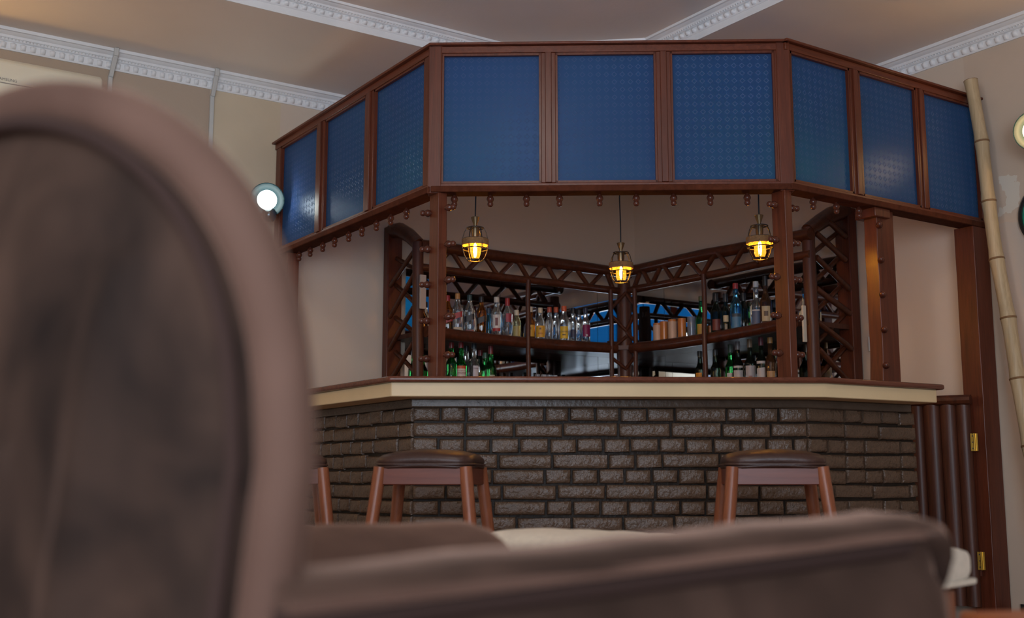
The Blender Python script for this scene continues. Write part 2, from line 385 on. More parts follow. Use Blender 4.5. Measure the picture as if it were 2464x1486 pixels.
# plaster cornices: swept profile, egg blocks one by one, bead row as stuff
PROF = [(0, -.104), (.006, -.104), (.010, -.096), (.010, -.060), (.020, -.056), (.024, -.046), (.030, -.044), (.034, -.032),
        (.046, -.026), (.054, -.018), (.064, -.016), (.066, 0), (0, 0)]
egg = MB(); egg.add([(-.013, 0, -.016), (.013, 0, -.016), (.016, 0, .012), (-.016, 0, .012), (0, .012, -.020), (.010, .016, .004), (-.010, .016, .004), (0, .012, .014)],
                    [(0, 1, 4), (1, 5, 4), (4, 5, 6), (0, 4, 6), (1, 2, 5), (0, 6, 3), (5, 7, 6), (2, 7, 5), (3, 6, 7), (2, 3, 7)])
EGG = egg.mesh('egg_block', 'plaster', 80)
def cornice(name, path, zc, strip, runs, q=1.0):
    """path ordered so that the room lies to the right of its direction"""
    pr = [(o, z * q) for o, z in PROF]
    prof = [(0, -.104 * q - strip), (.004, -.104 * q - strip), (.004, -.104 * q)] + pr[1:] if strip else pr
    mb = MB(); loops = [(offs(path, -o), z) for o, z in prof]
    n = len(path); k = len(prof)
    vs = [(loops[j][0][i].x, loops[j][0][i].y, zc + loops[j][1]) for i in range(n) for j in range(k)]
    fs = [(i * k + j, i * k + (j + 1) % k, (i + 1) * k + (j + 1) % k, (i + 1) * k + j) for i in range(n - 1) for j in range(k)]
    mb.add(vs, fs + [tuple(range(k)), tuple(range((n - 1) * k, n * k))])
    root = structure(name, mb, 'plaster', ang=25)
    beads = MB(); L0 = offs(path, -.010); L1 = offs(path, -.029)
    for (seg, s0, s1) in runs:
        a, b = L0[seg], L0[seg + 1]; d = (b - a).normalized(); nr = Vector((d.y, -d.x))
        s = s0
        while s < min(s1, (b - a).length - .02):
            p = a + d * s
            o = put('egg_block', EGG, root)
            o.matrix_basis = Matrix(((d.x, nr.x, 0, p.x), (d.y, nr.y, 0, p.y), (0, 0, q, zc - .078 * q), (0, 0, 0, 1)))
            s += .0485
        a1 = L1[seg]; s = s0
        while s < min(s1, (b - a).length - .01):
            p = a1 + d * s; r = .006
            c = Vector((p.x, p.y, zc - .050 * q)); dd = Vector((d.x, d.y, 0)); nn = Vector((nr.x, nr.y, 0))
            beads.add([c + dd * r * .8, c - dd * r * .8, c + UP * r, c - UP * r, c + nn * r], [(0, 2, 4), (2, 1, 4), (1, 3, 4), (3, 0, 4)])
            s += .0175
    beads.build('bead_row', 'plaster', root, kind='stuff')
    return root
cornice('trim_1', [(XB, YW), (XW, YW)], ZC, 0, [(0, 3.0, 5.55)])
cornice('trim_2', [(XW, YW), (XW, YB)], ZC, 0, [(0, 1.9, 3.6)])
cornice('trim_3', [tuple(p) for p in t_out], ZT, .037, [(0, 2.7, 9), (1, .02, 9), (2, .02, 1.9)], .74)
structure('baseboard_left', MB().box(((XB + 2.3) / 2, YW - .01, .055), (2.3 - XB, .02, .11)), 'skirt')
structure('baseboard_right', MB().box((XW - .01, (YB + 3.3) / 2, .065), (.02, 3.3 - YB, .13)), 'skirt')

# ------------------------------------------------------------------ overhead glazed screen with its posts
P1 = Vector((2.471, 4.309)); P2 = Vector((3.746, 3.400)); XL = 2.471; YR = 3.390
ZB, Z0, Z1, ZTOP = 1.990, 2.030, 2.637, 2.670
fd = (P2 - P1).normalized(); fl = (P2 - P1).length
scr = thing('bar_screen', 'mahogany overhead screen of blue patterned glass with posts, above the bar counter', 'screen', (3.1, 3.9, 0))
def wing(a, b, panes, nrm, mat):
    """a, b plan ends; panes: (s0, s1) along a->b; nrm: plan normal to the customers' side"""
    a, b = Vector(a), Vector(b); d = (b - a).normalized(); L = (b - a).length
    d3 = Vector((d.x, d.y, 0)); n3 = Vector((nrm[0], nrm[1], 0))
    at = lambda s, z, o=0: Vector((a.x, a.y, 0)) + d3 * s + n3 * o + UP * z
    ax = (d3, n3, UP)
    MB().box(at(L / 2, ZTOP - .0165), (L + .03, .060, .033), ax).build('top_rail', mat, scr, bevel=.003)
    MB().box(at(L / 2, ZTOP + .006, .012), (L + .05, .075, .012), ax).build('cap_moulding', mat, scr, bevel=.003)
    MB().box(at(L / 2, Z0 - .012), (L, .060, .024), ax).build('bottom_rail', mat, scr, bevel=.003)
    MB().box(at(L / 2, ZB + .013, -.005), (L + .03, .092, .028), ax).build('soffit_board', 'soffit', scr, bevel=.004)
    edges = [0] + [x for p in panes for x in p] + [L]
    for k in range(0, len(edges), 2):
        s0, s1 = edges[k], edges[k + 1]
        if s1 - s0 > .01:
            w = s1 - s0
            mb = MB().box(at((s0 + s1) / 2, (Z0 + Z1) / 2), (w, .055, Z1 - Z0), ax)
            mb.build('mullion', 'wz', scr, bevel=.003)
            if 0 < k < len(edges) - 2: MB().box(at((s0 + s1) / 2, (Z0 + Z1) / 2, .030), (w * .45, .012, Z1 - Z0), ax).build('cover_strip', 'wz', scr, bevel=.003)
    for s0, s1 in panes:
        w, h = s1 - s0 + .006, Z1 - Z0 + .006
        me = MB().box(at((s0 + s1) / 2, (Z0 + Z1) / 2, .004), (w, .006, h), ax).mesh('glass_pane', 'blue')
        uv = me.uv_layers.new(name='uv')
        for lp in me.loops:
            co = me.vertices[lp.vertex_index].co
            uv.data[lp.index].uv = ((Vector((co.x - a.x, co.y - a.y, 0))).dot(d3), co.z)
        pn = put('glass_pane', me, scr)
        fr = MB()
        for z in (Z0 + .005, Z1 - .005): fr.box(at((s0 + s1) / 2, z, .016), (w, .016, .012), ax)
        for s in (s0 + .004, s1 - .004): fr.box(at(s, (Z0 + Z1) / 2, .016), (.010, .016, h), ax)
        fr.build('glazing_bead', 'wz', pn)
n_front = (-0.5767, -0.8170)
wing((XL, YW - .02), (XL, P1.y), [(6.13 - 6.062, 6.13 - 5.557), (6.13 - 5.461, 6.13 - 4.97), (6.13 - 4.88, 6.13 - 4.368)], (-1, 0), 'wy')
wing(P1, P2, [(.030, .478), (.544, .996), (1.062, 1.527)], n_front, 'wx')
wing((P2.x, YR), (XW - .005, YR), [(3.765 - P2.x, 4.165 - P2.x), (4.23 - P2.x, 4.656 - P2.x), (4.714 - P2.x, 5.150 - P2.x)], (0, -1), 'wx')
fd3 = Vector((fd.x, fd.y, 0)); nf3 = Vector((n_front[0], n_front[1], 0))
for P, off in ((P1, 0.030), (P2, -0.030)):
    c = Vector((P.x, P.y, 0)) + fd3 * off * .6
    MB().box((P.x, P.y, (ZB + ZTOP) / 2), (.062, .062, ZTOP - ZB + .01), (fd3, nf3, UP)).build('corner_stile', 'wz', scr, bevel=.004)
def wavy_post(c, w, t, ax, z0, z1, seed, amp, side):
    rows = []
    for k in range(25):
        z = z0 + (z1 - z0) * k / 24; e = amp * noise.noise(Vector((seed, z * 5, 0)))
        row = []
        for (i, j) in ((-1, -1), (1, -1), (1, 1), (-1, 1)):
            u = i * w / 2 + (e if i == side else 0)
            row.append(Vector((c[0], c[1], z)) + ax[0] * u + ax[1] * j * t / 2)
        rows.append(row)
    mb = MB().grid(rows, True); n = 4 * 25; mb.f += [(3, 2, 1, 0), (n - 4, n - 3, n - 2, n - 1)]
    return mb
AX = (Vector((1, 0, 0)), Vector((0, 1, 0)))
ZCT = 1.152
wavy_post((P1.x + .018, P1.y - .002), .046, .078, AX, ZCT, ZB, 1.3, .005, 1).build('post', 'wz', scr, bevel=.003)
wavy_post((P2.x - .012, P2.y + .018), .042, .080, AX, ZCT, ZB, 4.1, .003, -1).build('post', 'wz', scr, bevel=.003)
wavy_post((4.400, 3.425), .125, .075, AX, ZCT, ZB, 8.2, .012, -1).build('post', 'wz', scr, bevel=.003)
MB().box((4.36, 3.425, ZB - .022), (.11, .12, .044)).build('post_cap', 'wz', scr, bevel=.004)
wavy_post((5.108, 3.410), .125, .110, AX, 0, ZB, 2.2, .004, -1).build('post', 'wz', scr, bevel=.003)
wavy_post((XL + .01, 5.99), .07, .14, AX, 1.15, ZB, 3.2, .004, -1).build('post', 'wz', scr, bevel=.003)
KP = [(.007, 0), (.007, .004), (.013, .009), (.0165, .017), (.0165, .023), (.0125, .031), (.0105, .034), (.0125, .037), (.0135, .043), (.012, .050), (.007, .055), (.001, .056)]
KN = MB().lathe(KP, 14, ax=(0, 0, -1)).mesh('turned_knob', 'knob', 50)
def knob(p, d=(0, 0, -1), s=1.0):
    o = bpy.data.objects.new('turned_knob', KN); COL.objects.link(o)
    o.parent = scr; o.matrix_parent_inverse = world(scr).inverted()
    o.location = p; o.rotation_euler = Vector((0, 0, -1)).rotation_difference(Vector(d)).to_euler(); o.scale = (s, s, s)
for x, y in ((2.579, 4.311), (2.711, 4.218), (2.844, 4.124), (2.965, 4.039), (3.112, 3.935), (3.246, 3.841), (3.382, 3.744), (3.516, 3.65), (3.65, 3.555)):
    knob(Vector((x, y, ZB)) + nf3 * .040)
for y in (4.611, 4.769, 4.92, 5.08, 5.232, 5.401, 5.551, 5.714, 5.866, 6.024): knob((2.492, y, ZB))
for x in (3.933, 4.09, 4.247): knob((x, 3.412, ZB))
kd = fd3
for z in (1.916, 1.751, 1.591, 1.428, 1.26):
    knob(Vector((P1.x, P1.y, z)) + fd3 * .050 + nf3 * .036, (fd3 + nf3 * .5).normalized())
    knob(Vector((P1.x, P1.y, z - .01)) + fd3 * (-.012) - nf3 * .02, -fd3)
for z in (1.919, 1.761, 1.597, 1.427, 1.264):
    knob(Vector((P2.x, P2.y, z)) - fd3 * .048 + nf3 * .036, (-fd3 + nf3 * .5).normalized())
    knob(Vector((P2.x, P2.y, z)) + fd3 * .010 - nf3 * .02, (fd3 - nf3 * .3).normalized())
for z in (1.906, 1.739, 1.575, 1.411, 1.244): knob((4.355, 3.386, z), (-.75, -.65, 0))

q1, q2 = Vector((2.505, 4.716, 2.52)), Vector((4.30, 3.429, 2.52))
MB().bar(q1, q2, .05, .044).build('bearer', 'wx', scr)
MB().bar(q1.lerp(q2, .42), (3.80, 4.62, 2.52), .05, .043).build('bearer', 'wy', scr)
# ------------------------------------------------------------------ bar counter
ctr = thing('bar_counter', 'brown painted brick bar counter with cream fascia and dark wooden top', 'counter', (3.0, 3.9, 0))
FP = [(2.22, YW - .003), (2.22, 4.22), (3.77, 3.245), (4.47, 3.205)]
def ring(o_out, o_in, end0=0, end1=0):
    a = offs(FP, o_out); b = offs(FP, o_in)
    a[-1] = a[-1] + Vector((end1, 0)); b[-1] = b[-1] + Vector((end1, 0))
    a[0].y = YW - .003; b[0].y = YW - .003
    return a, b
def ring_mb(o_out, o_in, z0, z1, end1=0):
    a, b = ring(o_out, o_in, 0, end1); mb = MB()
    n = len(a)
    vs = [(p.x, p.y, z) for p in a for z in (z0, z1)] + [(p.x, p.y, z) for p in b for z in (z0, z1)]
    A = lambda i, k: i * 2 + k
    B = lambda i, k: 2 * n + i * 2 + k
    fs = []
    for i in range(n - 1):
        fs += [(A(i, 0), A(i + 1, 0), A(i + 1, 1), A(i, 1)), (B(i, 1), B(i + 1, 1), B(i + 1, 0), B(i, 0)),
               (A(i, 1), A(i + 1, 1), B(i + 1, 1), B(i, 1)), (B(i, 0), B(i + 1, 0), A(i + 1, 0), A(i, 0))]
    fs += [(A(0, 0), A(0, 1), B(0, 1), B(0, 0)), (A(n - 1, 1), A(n - 1, 0), B(n - 1, 0), B(n - 1, 1))]
    return mb.add(vs, fs)
ring_mb(-.022, .50, 1.127, ZCT, .035).build('counter_top', 'counter_wood', ctr, bevel=.010, seg=3)
ring_mb(0, .46, 1.068, 1.1272).build('fascia', 'fascia', ctr, bevel=.004)
ring_mb(.135, .44, 1.030, 1.069, -.012).build('plaster_band', 'band', ctr, bevel=.006)
ring_mb(.162, .42, 0, 1.032, .019).build('brick_core', 'mortar', ctr)
BR = {}
def brick_mesh(Lb, k):
    key = (round(Lb, 3), k)
    if key in BR: return BR[key]
    rnd = random.Random(hash((int(Lb * 1000), k)) & 0xffff); h, dp = .0570, .030
    j = lambda a: rnd.uniform(-a, a)
    def rect(w, hh, y, a): return [(x * w / 2 + j(a), y + j(a * .5), z * hh / 2 + j(a)) for x, z in ((-1, -1), (0, -1), (1, -1), (1, 1), (0, 1), (-1, 1))]
    r0 = rect(Lb, h, .02, 0); r1 = rect(Lb, h, .002, .0024); r2 = rect(Lb - .007, h - .007, -.0050, .0018); r3 = rect(Lb - .035, h - .028, -.0075, .002)
    vs = r0 + r1 + r2 + r3
    fs = [(q * 6 + i, q * 6 + (i + 1) % 6, (q + 1) * 6 + (i + 1) % 6, (q + 1) * 6 + i) for q in range(3) for i in range(6)] + [tuple(range(18, 24))]
    BR[key] = MB().add(vs, fs).mesh('brick', 'brick', 60); return BR[key]
brick_line = offs(FP, .150); brick_line[-1] = brick_line[-1] + Vector((.022, 0))
brick_line[0].y = YW - .004
ncount = 0; rest = MB()
for row in range(15):
    z = 1.0015 - .0663 * row
    for si in range(3):
        a, b = brick_line[si], brick_line[si + 1]; d = (b - a).normalized(); L = (b - a).length
        nr = Vector((-d.y, d.x))                                # into the counter
        header = row % 2 == 0
        rnd = random.Random(row * 7 + si)
        unit = (.116 if header else .226) * rnd.uniform(.97, 1.03)
        s = 0.0; first = True
        sizes = []
        if not header: sizes.append(rnd.choice([.145, .226, .17]))
        while sum(sizes) < L - .04:
            q = unit * rnd.uniform(.93, 1.08)
            if rnd.random() < .12: q = .226 if header else .116
            sizes.append(q)
        over = sum(sizes) - L; sizes[-1] -= over
        if sizes[-1] < .05: sizes[-2] += sizes[-1]; sizes.pop()
        for q in sizes:
            Lb = q - .0095; cpos = a + d * (s + q / 2); s += q
            key = min((.092, .104, .115, .15, .19, .2145, .23), key=lambda t: abs(t - Lb))
            me = brick_mesh(key, rnd.randrange(5))
            mw = Matrix(((d.x, nr.x, 0, cpos.x), (d.y, nr.y, 0, cpos.y), (0, 0, 1, z + rnd.uniform(-.0025, .0025)), (0, 0, 0, 1)))
            mw = mw @ Matrix.Rotation(rnd.uniform(-.012, .012), 4, 'Y') @ Matrix.Translation((0, rnd.uniform(-.002, .002), 0)) @ Matrix.Diagonal((Lb / key, 1, rnd.uniform(.95, 1.05), 1))
            if ncount < 290 and row < 10:
                o = put('brick', me, ctr); o.matrix_basis = mw; ncount += 1
            else:
                rest.add([mw @ v.co for v in me.vertices], [tuple(p.vertices) for p in me.polygons])
rest.build('brick_course', 'brick', ctr, ang=60, kind='stuff')

# ------------------------------------------------------------------ log-built back bar
bb = thing('log_back_bar', 'varnished log back bar with zigzag stick trusses along the corner walls', 'back bar', (4.74, 5.74, 0))
def wob(p, q, r, n=9, amp=.006, seed=0, taper=1.0):
    p, q = Vector(p), Vector(q); pts = []; rs = []
    for k in range(n):
        t = k / (n - 1); e = noise.noise_vector(Vector((seed * 3.1, t * 3, seed))) * amp * (1 if 0 < k < n - 1 else .2)
        pts.append(p.lerp(q, t) + e); rs.append(r * (1 + (taper - 1) * t) * (1 + .10 * noise.noise(Vector((seed * 5.7, t * 5, 1)))))
    return pts, rs
def log(name, p, q, r, seed, n=9, amp=.008, mat='log', taper=1.0, seg=12):
    pts, rs = wob(p, q, r, n, amp, seed, taper); return MB().tube(pts, rs, seg).build(name, mat, bb, ang=50)
YT, XT = 5.75, 4.75
log('top_log', (3.20, YT, 2.085), (4.80, YT, 2.078), .036, 1)
log('top_log', (XT, 5.80, 2.085), (XT + .03, 4.17, 2.062), .036, 2)
log('middle_log', (3.20, YT, 1.958), (4.78, YT, 1.952), .024, 3)
log('middle_log', (XT, 5.78, 1.952), (XT + .03, 4.18, 1.950), .024, 4)
bot = [3.29, 3.519, 3.756, 3.983, 4.199, 4.456, 4.66]; top = [3.40, 3.63, 3.87, 4.095, 4.327, 4.575]
for k in range(6):
    log('stick', (bot[k], YT + .004, 1.955), (top[k], YT, 2.07), .0160, 10 + k, 4, .003, seg=8)
    log('stick', (top[k] + .02, YT - .004, 2.07), (bot[k + 1], YT, 1.955), .0160, 20 + k, 4, .003, seg=8)
bot = [5.66, 5.48, 5.261, 5.009, 4.77, 4.53, 4.30]; top = [5.577, 5.378, 5.143, 4.885, 4.64, 4.41]
for k in range(6):
    log('stick', (XT + .004, bot[k], 1.955), (XT, top[k], 2.07), .0160, 30 + k, 4, .003, seg=8)
    log('stick', (XT - .004, top[k] - .02, 2.07), (XT, bot[k + 1], 1.955), .0160, 40 + k, 4, .003, seg=8)
pts = [(4.74, 5.74, z) for z in (0, 1.2, 1.4, 1.55, 1.7, 1.85, 2.02)]
MB().tube(pts, [.06, .056, .05, .054, .046, .050, .040], 14).build('corner_post', 'logz', bb, ang=50)
for p in ((3.960, 5.725), (4.615, 5.725), (4.725, 5.615), (4.722, 4.967)):
    log('pole', (p[0], p[1], 1.16), (p[0], p[1], 1.95), .0155, 50 + p[0] * 3 + p[1], 8, .008, 'logz', seg=9)
A = Vector((4.615, 5.735, 0)); B = Vector((4.735, 5.615, 0)); C_ = Vector((4.72, 5.70, 0))
for k, (e, z0, f, z1) in enumerate(((A, 1.818, C_, 1.935), (A, 1.79, C_, 1.685), (C_, 1.645, A, 1.56), (A, 1.51, C_, 1.43), (C_, 1.36, A, 1.27),
                                    (C_, 1.935, B, 1.83), (B, 1.80, C_, 1.69), (C_, 1.68, B, 1.60), (B, 1.52, C_, 1.44), (C_, 1.37, B, 1.28))):
    log('stick', e + UP * z0, f + UP * z1, .012, 60 + k, 5, .006, seg=8)
MB().prism([(3.22, 5.76), (4.62, 5.76), (4.76, 5.62), (4.76, 4.20), (5.165, 4.20), (5.165, 6.135), (3.22, 6.135)], 1.557, 1.585).build('shelf', 'logz', bb)
def curve_log(name, pts, r, seed):
    out = []
    P = [Vector(p) for p in pts]
    for i in range(len(P) - 1):
        for k in range(4): out.append(P[i].lerp(P[i + 1], k / 4))
    out.append(P[-1])
    MB().tube(out, [r * (1 + .08 * noise.noise(Vector((seed, i * .7, 0)))) for i in range(len(out))], 12).build(name, 'log', bb, ang=50)
curve_log('shelf_log', [(3.22, 5.70, 1.572), (3.5, 5.735, 1.566), (3.97, 5.765, 1.561), (4.3, 5.765, 1.564), (4.66, 5.74, 1.568)], .035, 3)
curve_log('shelf_log', [(4.735, 5.66, 1.566), (4.765, 5.3, 1.562), (4.765, 4.98, 1.563), (4.74, 4.6, 1.566), (4.70, 4.25, 1.572)], .035, 5)
MB().prism([(3.22, 5.68), (4.60, 5.68), (4.70, 5.60), (4.70, 4.20), (5.165, 4.20), (5.165, 6.135), (3.22, 6.135)], 1.205, 1.245).build('lower_shelf', 'logz', bb)
MB().prism([(3.3, 5.80), (4.72, 5.80), (4.82, 5.70), (4.82, 4.26), (5.165, 4.26), (5.165, 6.135), (3.3, 6.135)], 0, 1.206).build('cupboard_base', 'logz', bb)
# left lattice
MB().box((3.21, 6.105, 1.13), (.10, .06, 2.26)).build('lattice_board', 'wz', bb, bevel=.006)
log('lattice_log', (3.20, 5.745, 1.16), (3.19, 5.755, 2.105), .034, 71, 10, .006, 'logz')
MB().tube([(3.2, 6.10, 2.235), (3.2, 6.0, 2.225), (3.2, 5.88, 2.17), (3.2, 5.755, 2.09)], [.045, .046, .044, .040], 12).build('lattice_top_log', 'log', bb, ang=50)
for k, (y0, z0, y1, z1) in enumerate(((5.77, 2.06, 6.085, 1.885), (5.77, 1.92, 6.09, 1.69), (5.78, 1.72, 6.09, 1.49), (5.78, 1.51, 6.06, 1.31))):
    log('lattice_stick', (3.18, y0, z0), (3.18, y1, z1), .014, 80 + k, 5, .004, seg=8)
for k, (y0, z0, y1, z1) in enumerate(((6.06, 2.06, 5.77, 1.93), (6.075, 1.90, 5.77, 1.725), (6.065, 1.695, 5.78, 1.56), (6.06, 1.485, 5.77, 1.32))):
    log('lattice_stick', (3.215, y0, z0), (3.215, y1, z1), .014, 90 + k, 5, .004, seg=8)
# right lattice
MB().box((5.135, 4.225, 1.13), (.07, .10, 2.26)).build('lattice_board', 'wz', bb, bevel=.006)
log('lattice_log', (4.795, 4.20, 1.16), (4.80, 4.205, 2.105), .036, 72, 10, .006, 'logz')
MB().tube([(5.12, 4.21, 2.245), (5.0, 4.21, 2.205), (4.9, 4.21, 2.15), (4.795, 4.205, 2.085)], [.046, .048, .045, .042], 12).build('lattice_top_log', 'log', bb, ang=50)
for k, (x0, z0, x1, z1) in enumerate(((4.83, 2.075, 5.08, 1.95), (4.825, 1.938, 5.10, 1.785), (4.815, 1.762, 5.10, 1.645), (4.81, 1.58, 5.10, 1.445), (4.815, 1.427, 5.06, 1.26), (4.93, 2.155, 5.09, 2.085))):
    log('lattice_stick', (x0, 4.18, z0), (x1, 4.19, z1), .0165, 100 + k, 5, .004, seg=8)
for k, (x0, z0, x1, z1) in enumerate(((4.82, 1.79, 5.09, 1.985), (4.82, 1.615, 5.09, 1.815), (4.82, 1.445, 5.09, 1.645), (4.84, 1.27, 5.09, 1.46), (4.83, 1.96, 5.09, 2.13))):
    log('lattice_stick', (x0, 4.225, z0), (x1, 4.225, z1), .014, 110 + k, 5, .004, seg=8)

# mirrors behind the shelves
mr = thing('wall_mirror', 'large mirror of jointed panels behind the bottles on the left wall', 'mirror', (4.2, YW - .005, 1.6))
for a, b in ((3.32, 4.02), (4.023, 4.826), (4.829, 5.15)):
    MB().box(((a + b) / 2, YW - .008, 1.634), (b - a, .008, .772)).build('mirror_panel', 'mirror', mr)
mr = thing('wall_mirror', 'large mirror of jointed panels behind the bottles on the right wall', 'mirror', (XW - .005, 5.2, 1.6))
for a, b in ((4.30, 5.05), (5.053, 5.828), (5.831, 6.13)):
    MB().box((XW - .008, (a + b) / 2, 1.634), (.008, b - a, .772)).build('mirror_panel', 'mirror', mr)

# ------------------------------------------------------------------ pendant lamps
def pendant_proto():
    r = thing('pendant_lamp', '', 'lamp', group='caged pendant lamps over the bar')
    # origin at the cage bottom
    w = MB()
    for rad, z in ((.040, .160), (.060, .105), (.060, .058), (.037, .004)):
        w.tube([(rad * cos(2 * pi * k / 20), rad * sin(2 * pi * k / 20), z) for k in range(21)], .0028, 6, False)
    for k in range(6):
        t = 2 * pi * (k + .5) / 6
        w.tube([(q * cos(t), q * sin(t), z) for q, z in ((.016, .163), (.040, .160), (.052, .138), (.060, .105), (.0625, .080), (.060, .058), (.050, .026), (.037, .004))], .0024, 6)
    local(r, 'wire_cage', w.mesh('wire_cage', 'wire', 60))
    rp = MB()
    for k in range(5):
        rp.tube([(.0615 * cos(2 * pi * j / 24), .0615 * sin(2 * pi * j / 24), .078 + k * .006) for j in range(25)], .0036, 6, False)
    local(r, 'rope_band', rp.mesh('rope_band', 'rope', 60))
    local(r, 'lamp_socket', MB().lathe([(.0, .166), (.018, .166), (.018, .130), (.015, .112), (.0, .112)], 14, cap=False).mesh('lamp_socket', 'bronze', 40))
    local(r, 'bulb_glass', MB().lathe([(.012, .120), (.022, .104), (.027, .085), (.028, .030), (.022, .014), (.0, .010)], 18, cap=False).mesh('bulb_glass', 'amber', 60))
    local(r, 'filament', MB().lathe([(.0005, .088), (.006, .080), (.0085, .058), (.0085, .042), (.006, .030), (.0005, .022)], 12).mesh('filament', 'bulb', 60))
    local(r, 'cap', MB().lathe([(.008, .170), (.0085, .174), (.0215, .212), (.0205, .213), (.0, .205)], 18, cap=False).mesh('cap', 'bronze', 40))
    local(r, 'cap_neck', MB().lathe([(.006, .163), (.006, .176)], 10).mesh('cap_neck', 'white_plastic', 40))
    local(r, 'cord', MB().tube([(0, 0, .205), (.003, .001, .32), (-.003, .002, .45), (.001, 0, .60), (0, 0, .742)], .0034, 7).mesh('cord', 'wire', 60))
    local(r, 'ceiling_rose', MB().lathe([(.03, .748), (.03, .740), (.022, .730), (.006, .726)], 16).mesh('ceiling_rose', 'white_plastic', 40))
    return r
pl = pendant_proto()
LZ = 1.750
pl.location = (2.805, 4.50, LZ); pl['label'] = 'caged amber pendant lamp hanging beside the left screen post'; pl['group'] = 'caged pendant lamps over the bar'
copy_tree(pl, (3.764, 4.58, LZ), .5, 'caged amber pendant lamp hanging lowest in the picture, before the corner of the log truss')
copy_tree(pl, (3.90, 3.715, LZ), .2, 'caged amber pendant lamp partly hidden behind the right screen post')

# ------------------------------------------------------------------ wall sconces
def sconce(loc, nrm, globe, label, side, aim=False):
    n = Vector(nrm); s = n.cross(UP)
    r = thing('wall_sconce', label, 'lamp', loc, group='disc wall lamps')
    L = Vector(loc); D = L + n * .17; a_ = (EYE * .5 + CP(0, 0, .9) * .5 - D).normalized() if aim else n
    T = D - a_ * .062
    MB().lathe([(.004, .0), (.055, 0), (.055, .012), (.0, .014)], 24, L, n, cap=False).build('wall_plate', 'chrome', r)
    MB().tube([L + n * .01, L + n * .09 - UP * .03, L + n * .13 - UP * .06, L + n * .16 - UP * .075], .009, 8).build('bracket', 'chrome', r)
    MB().lathe([(.001, .045), (.05, .047), (.08, .055), (.096, .072), (.098, .074), (.093, .074), (.078, .060), (.048, .052), (.001, .050)], 32, T, a_, cap=False).build('glass_disc', 'smoke', r, ang=60)
    MB().lathe([(.001, .063)] + [(.055 * sin(pi * k / 12), .118 - .055 * cos(pi * k / 12)) for k in range(1, 12)] + [(.001, .173)], 24, T - a_ * .012 - UP * 0, a_, cap=False).build('globe', globe, r, ang=80)
    MB().lathe([(.008, -.125), (.030, -.120), (.040, -.100), (.042, -.075), (.035, -.055), (.015, -.05)], 20, L + n * .175 - s * side * .012, UP).build('globe_holder', 'chrome', r, ang=50)
    return r
sconce((2.336, YW - .001, 2.288), (0, -1, 0), 'globe_cool', 'smoked disc wall lamp with white globe, beside the left end of the glass screen', 1, True)
sconce((XW - .001, 2.968, 2.378), (-1, 0, 0), 'globe_right', 'disc wall lamp with warm globe on the right wall, cut by the frame edge', 1, True)
sconce((0.28, YW - .001, 2.32), (0, -1, 0), 'globe_amber', 'disc wall lamp with warm globe on the left wall, out past the air conditioner', 1)

sconce((XW - .001, -.4, 2.40), (-1, 0, 0), 'globe_added_warm', 'added disc fill lamp with warm globe on the right wall, out of view', 1)  # added unseen lamp, put in to brighten the ceiling
sconce((-1.6, YW - .001, 2.40), (0, -1, 0), 'globe_added_warm', 'added disc fill lamp with warm globe on the left wall, out of view', 1)  # second added lamp out of view, also lifting the ceiling
cl = thing('added_ceiling_lamp', 'added opal globe fill lamp under the sunk tray, out of view', 'lamp', (1.3, 2.0, ZT))  # added unseen lamp that gives top light to the armchair
MB().lathe([(.09, 0), (.09, -.02), (.03, -.03), (.03, -.06), (.05, -.075)], 24, (1.3, 2.0, ZT), UP).build('lamp_base', 'bronze', cl)
MB().lathe([(.04, -.06)] + [(.13 * sin(pi * k / 14), -.19 + .13 * cos(pi * k / 14)) for k in range(2, 14)] + [(.001, -.32)], 28, (1.3, 2.0, ZT), UP, cap=False).build('globe', 'globe_added_opal', cl, ang=80)
# ------------------------------------------------------------------ things on the walls
ac = thing('air_conditioner', 'cream split air conditioner on the left wall behind the armchair', 'air conditioner', (.98, YW, 2.54))
def ac_sec(x): return [(x, YW - .005, 2.545), (x, YW - .17, 2.545), (x, YW - .205, 2.60), (x, YW - .212, 2.72), (x, YW - .20, 2.80), (x, YW - .17, 2.825), (x, YW - .005, 2.825)]
m_ = MB().grid([ac_sec(.55), ac_sec(1.40)], True); m_.f += [tuple(range(6, -1, -1)), tuple(range(7, 14))]
m_.build('housing', 'ac', ac, bevel=.012, seg=3)
MB().bar((.56, YW - .2115, 2.685), (1.06, YW - .2115, 2.685), .003, .004).build('panel_seam', 'grey_print', ac)
MB().box((1.035, YW - .212, 2.700), (.022, .004, .0035)).build('indicator', 'white_plastic', ac)
MB().box((.98, YW - .178, 2.558), (.74, .02, .025)).build('louvre', 'ac', ac, bevel=.003)
def text_mesh(cu, mat):
    tmp = bpy.data.objects.new('tmp', cu); COL.objects.link(tmp)
    me = bpy.data.meshes.new_from_object(tmp.evaluated_get(bpy.context.evaluated_depsgraph_get()))
    bpy.data.objects.remove(tmp); bpy.data.curves.remove(cu)
    me.name = 'lettering'; me.materials.clear(); me.materials.append(mat); return me
def text(body, size, parent, mat, origin, xdir, ydir, name='lettering', ext=.0006, align='CENTER'):
    cu = bpy.data.curves.new(name, 'FONT'); cu.body = body; cu.size = size; cu.extrude = ext; cu.align_x = align; cu.align_y = 'CENTER'
    o = bpy.data.objects.new(name, text_mesh(cu, M[mat])); COL.objects.link(o)
    x, y = Vector(xdir).normalized(), Vector(ydir).normalized(); z = x.cross(y)
    mw = Matrix(((x.x, y.x, z.x, origin[0]), (x.y, y.y, z.y, origin[1]), (x.z, y.z, z.z, origin[2]), (0, 0, 0, 1)))
    o.parent = parent; o.matrix_parent_inverse = world(parent).inverted(); o.matrix_basis = mw
    return o
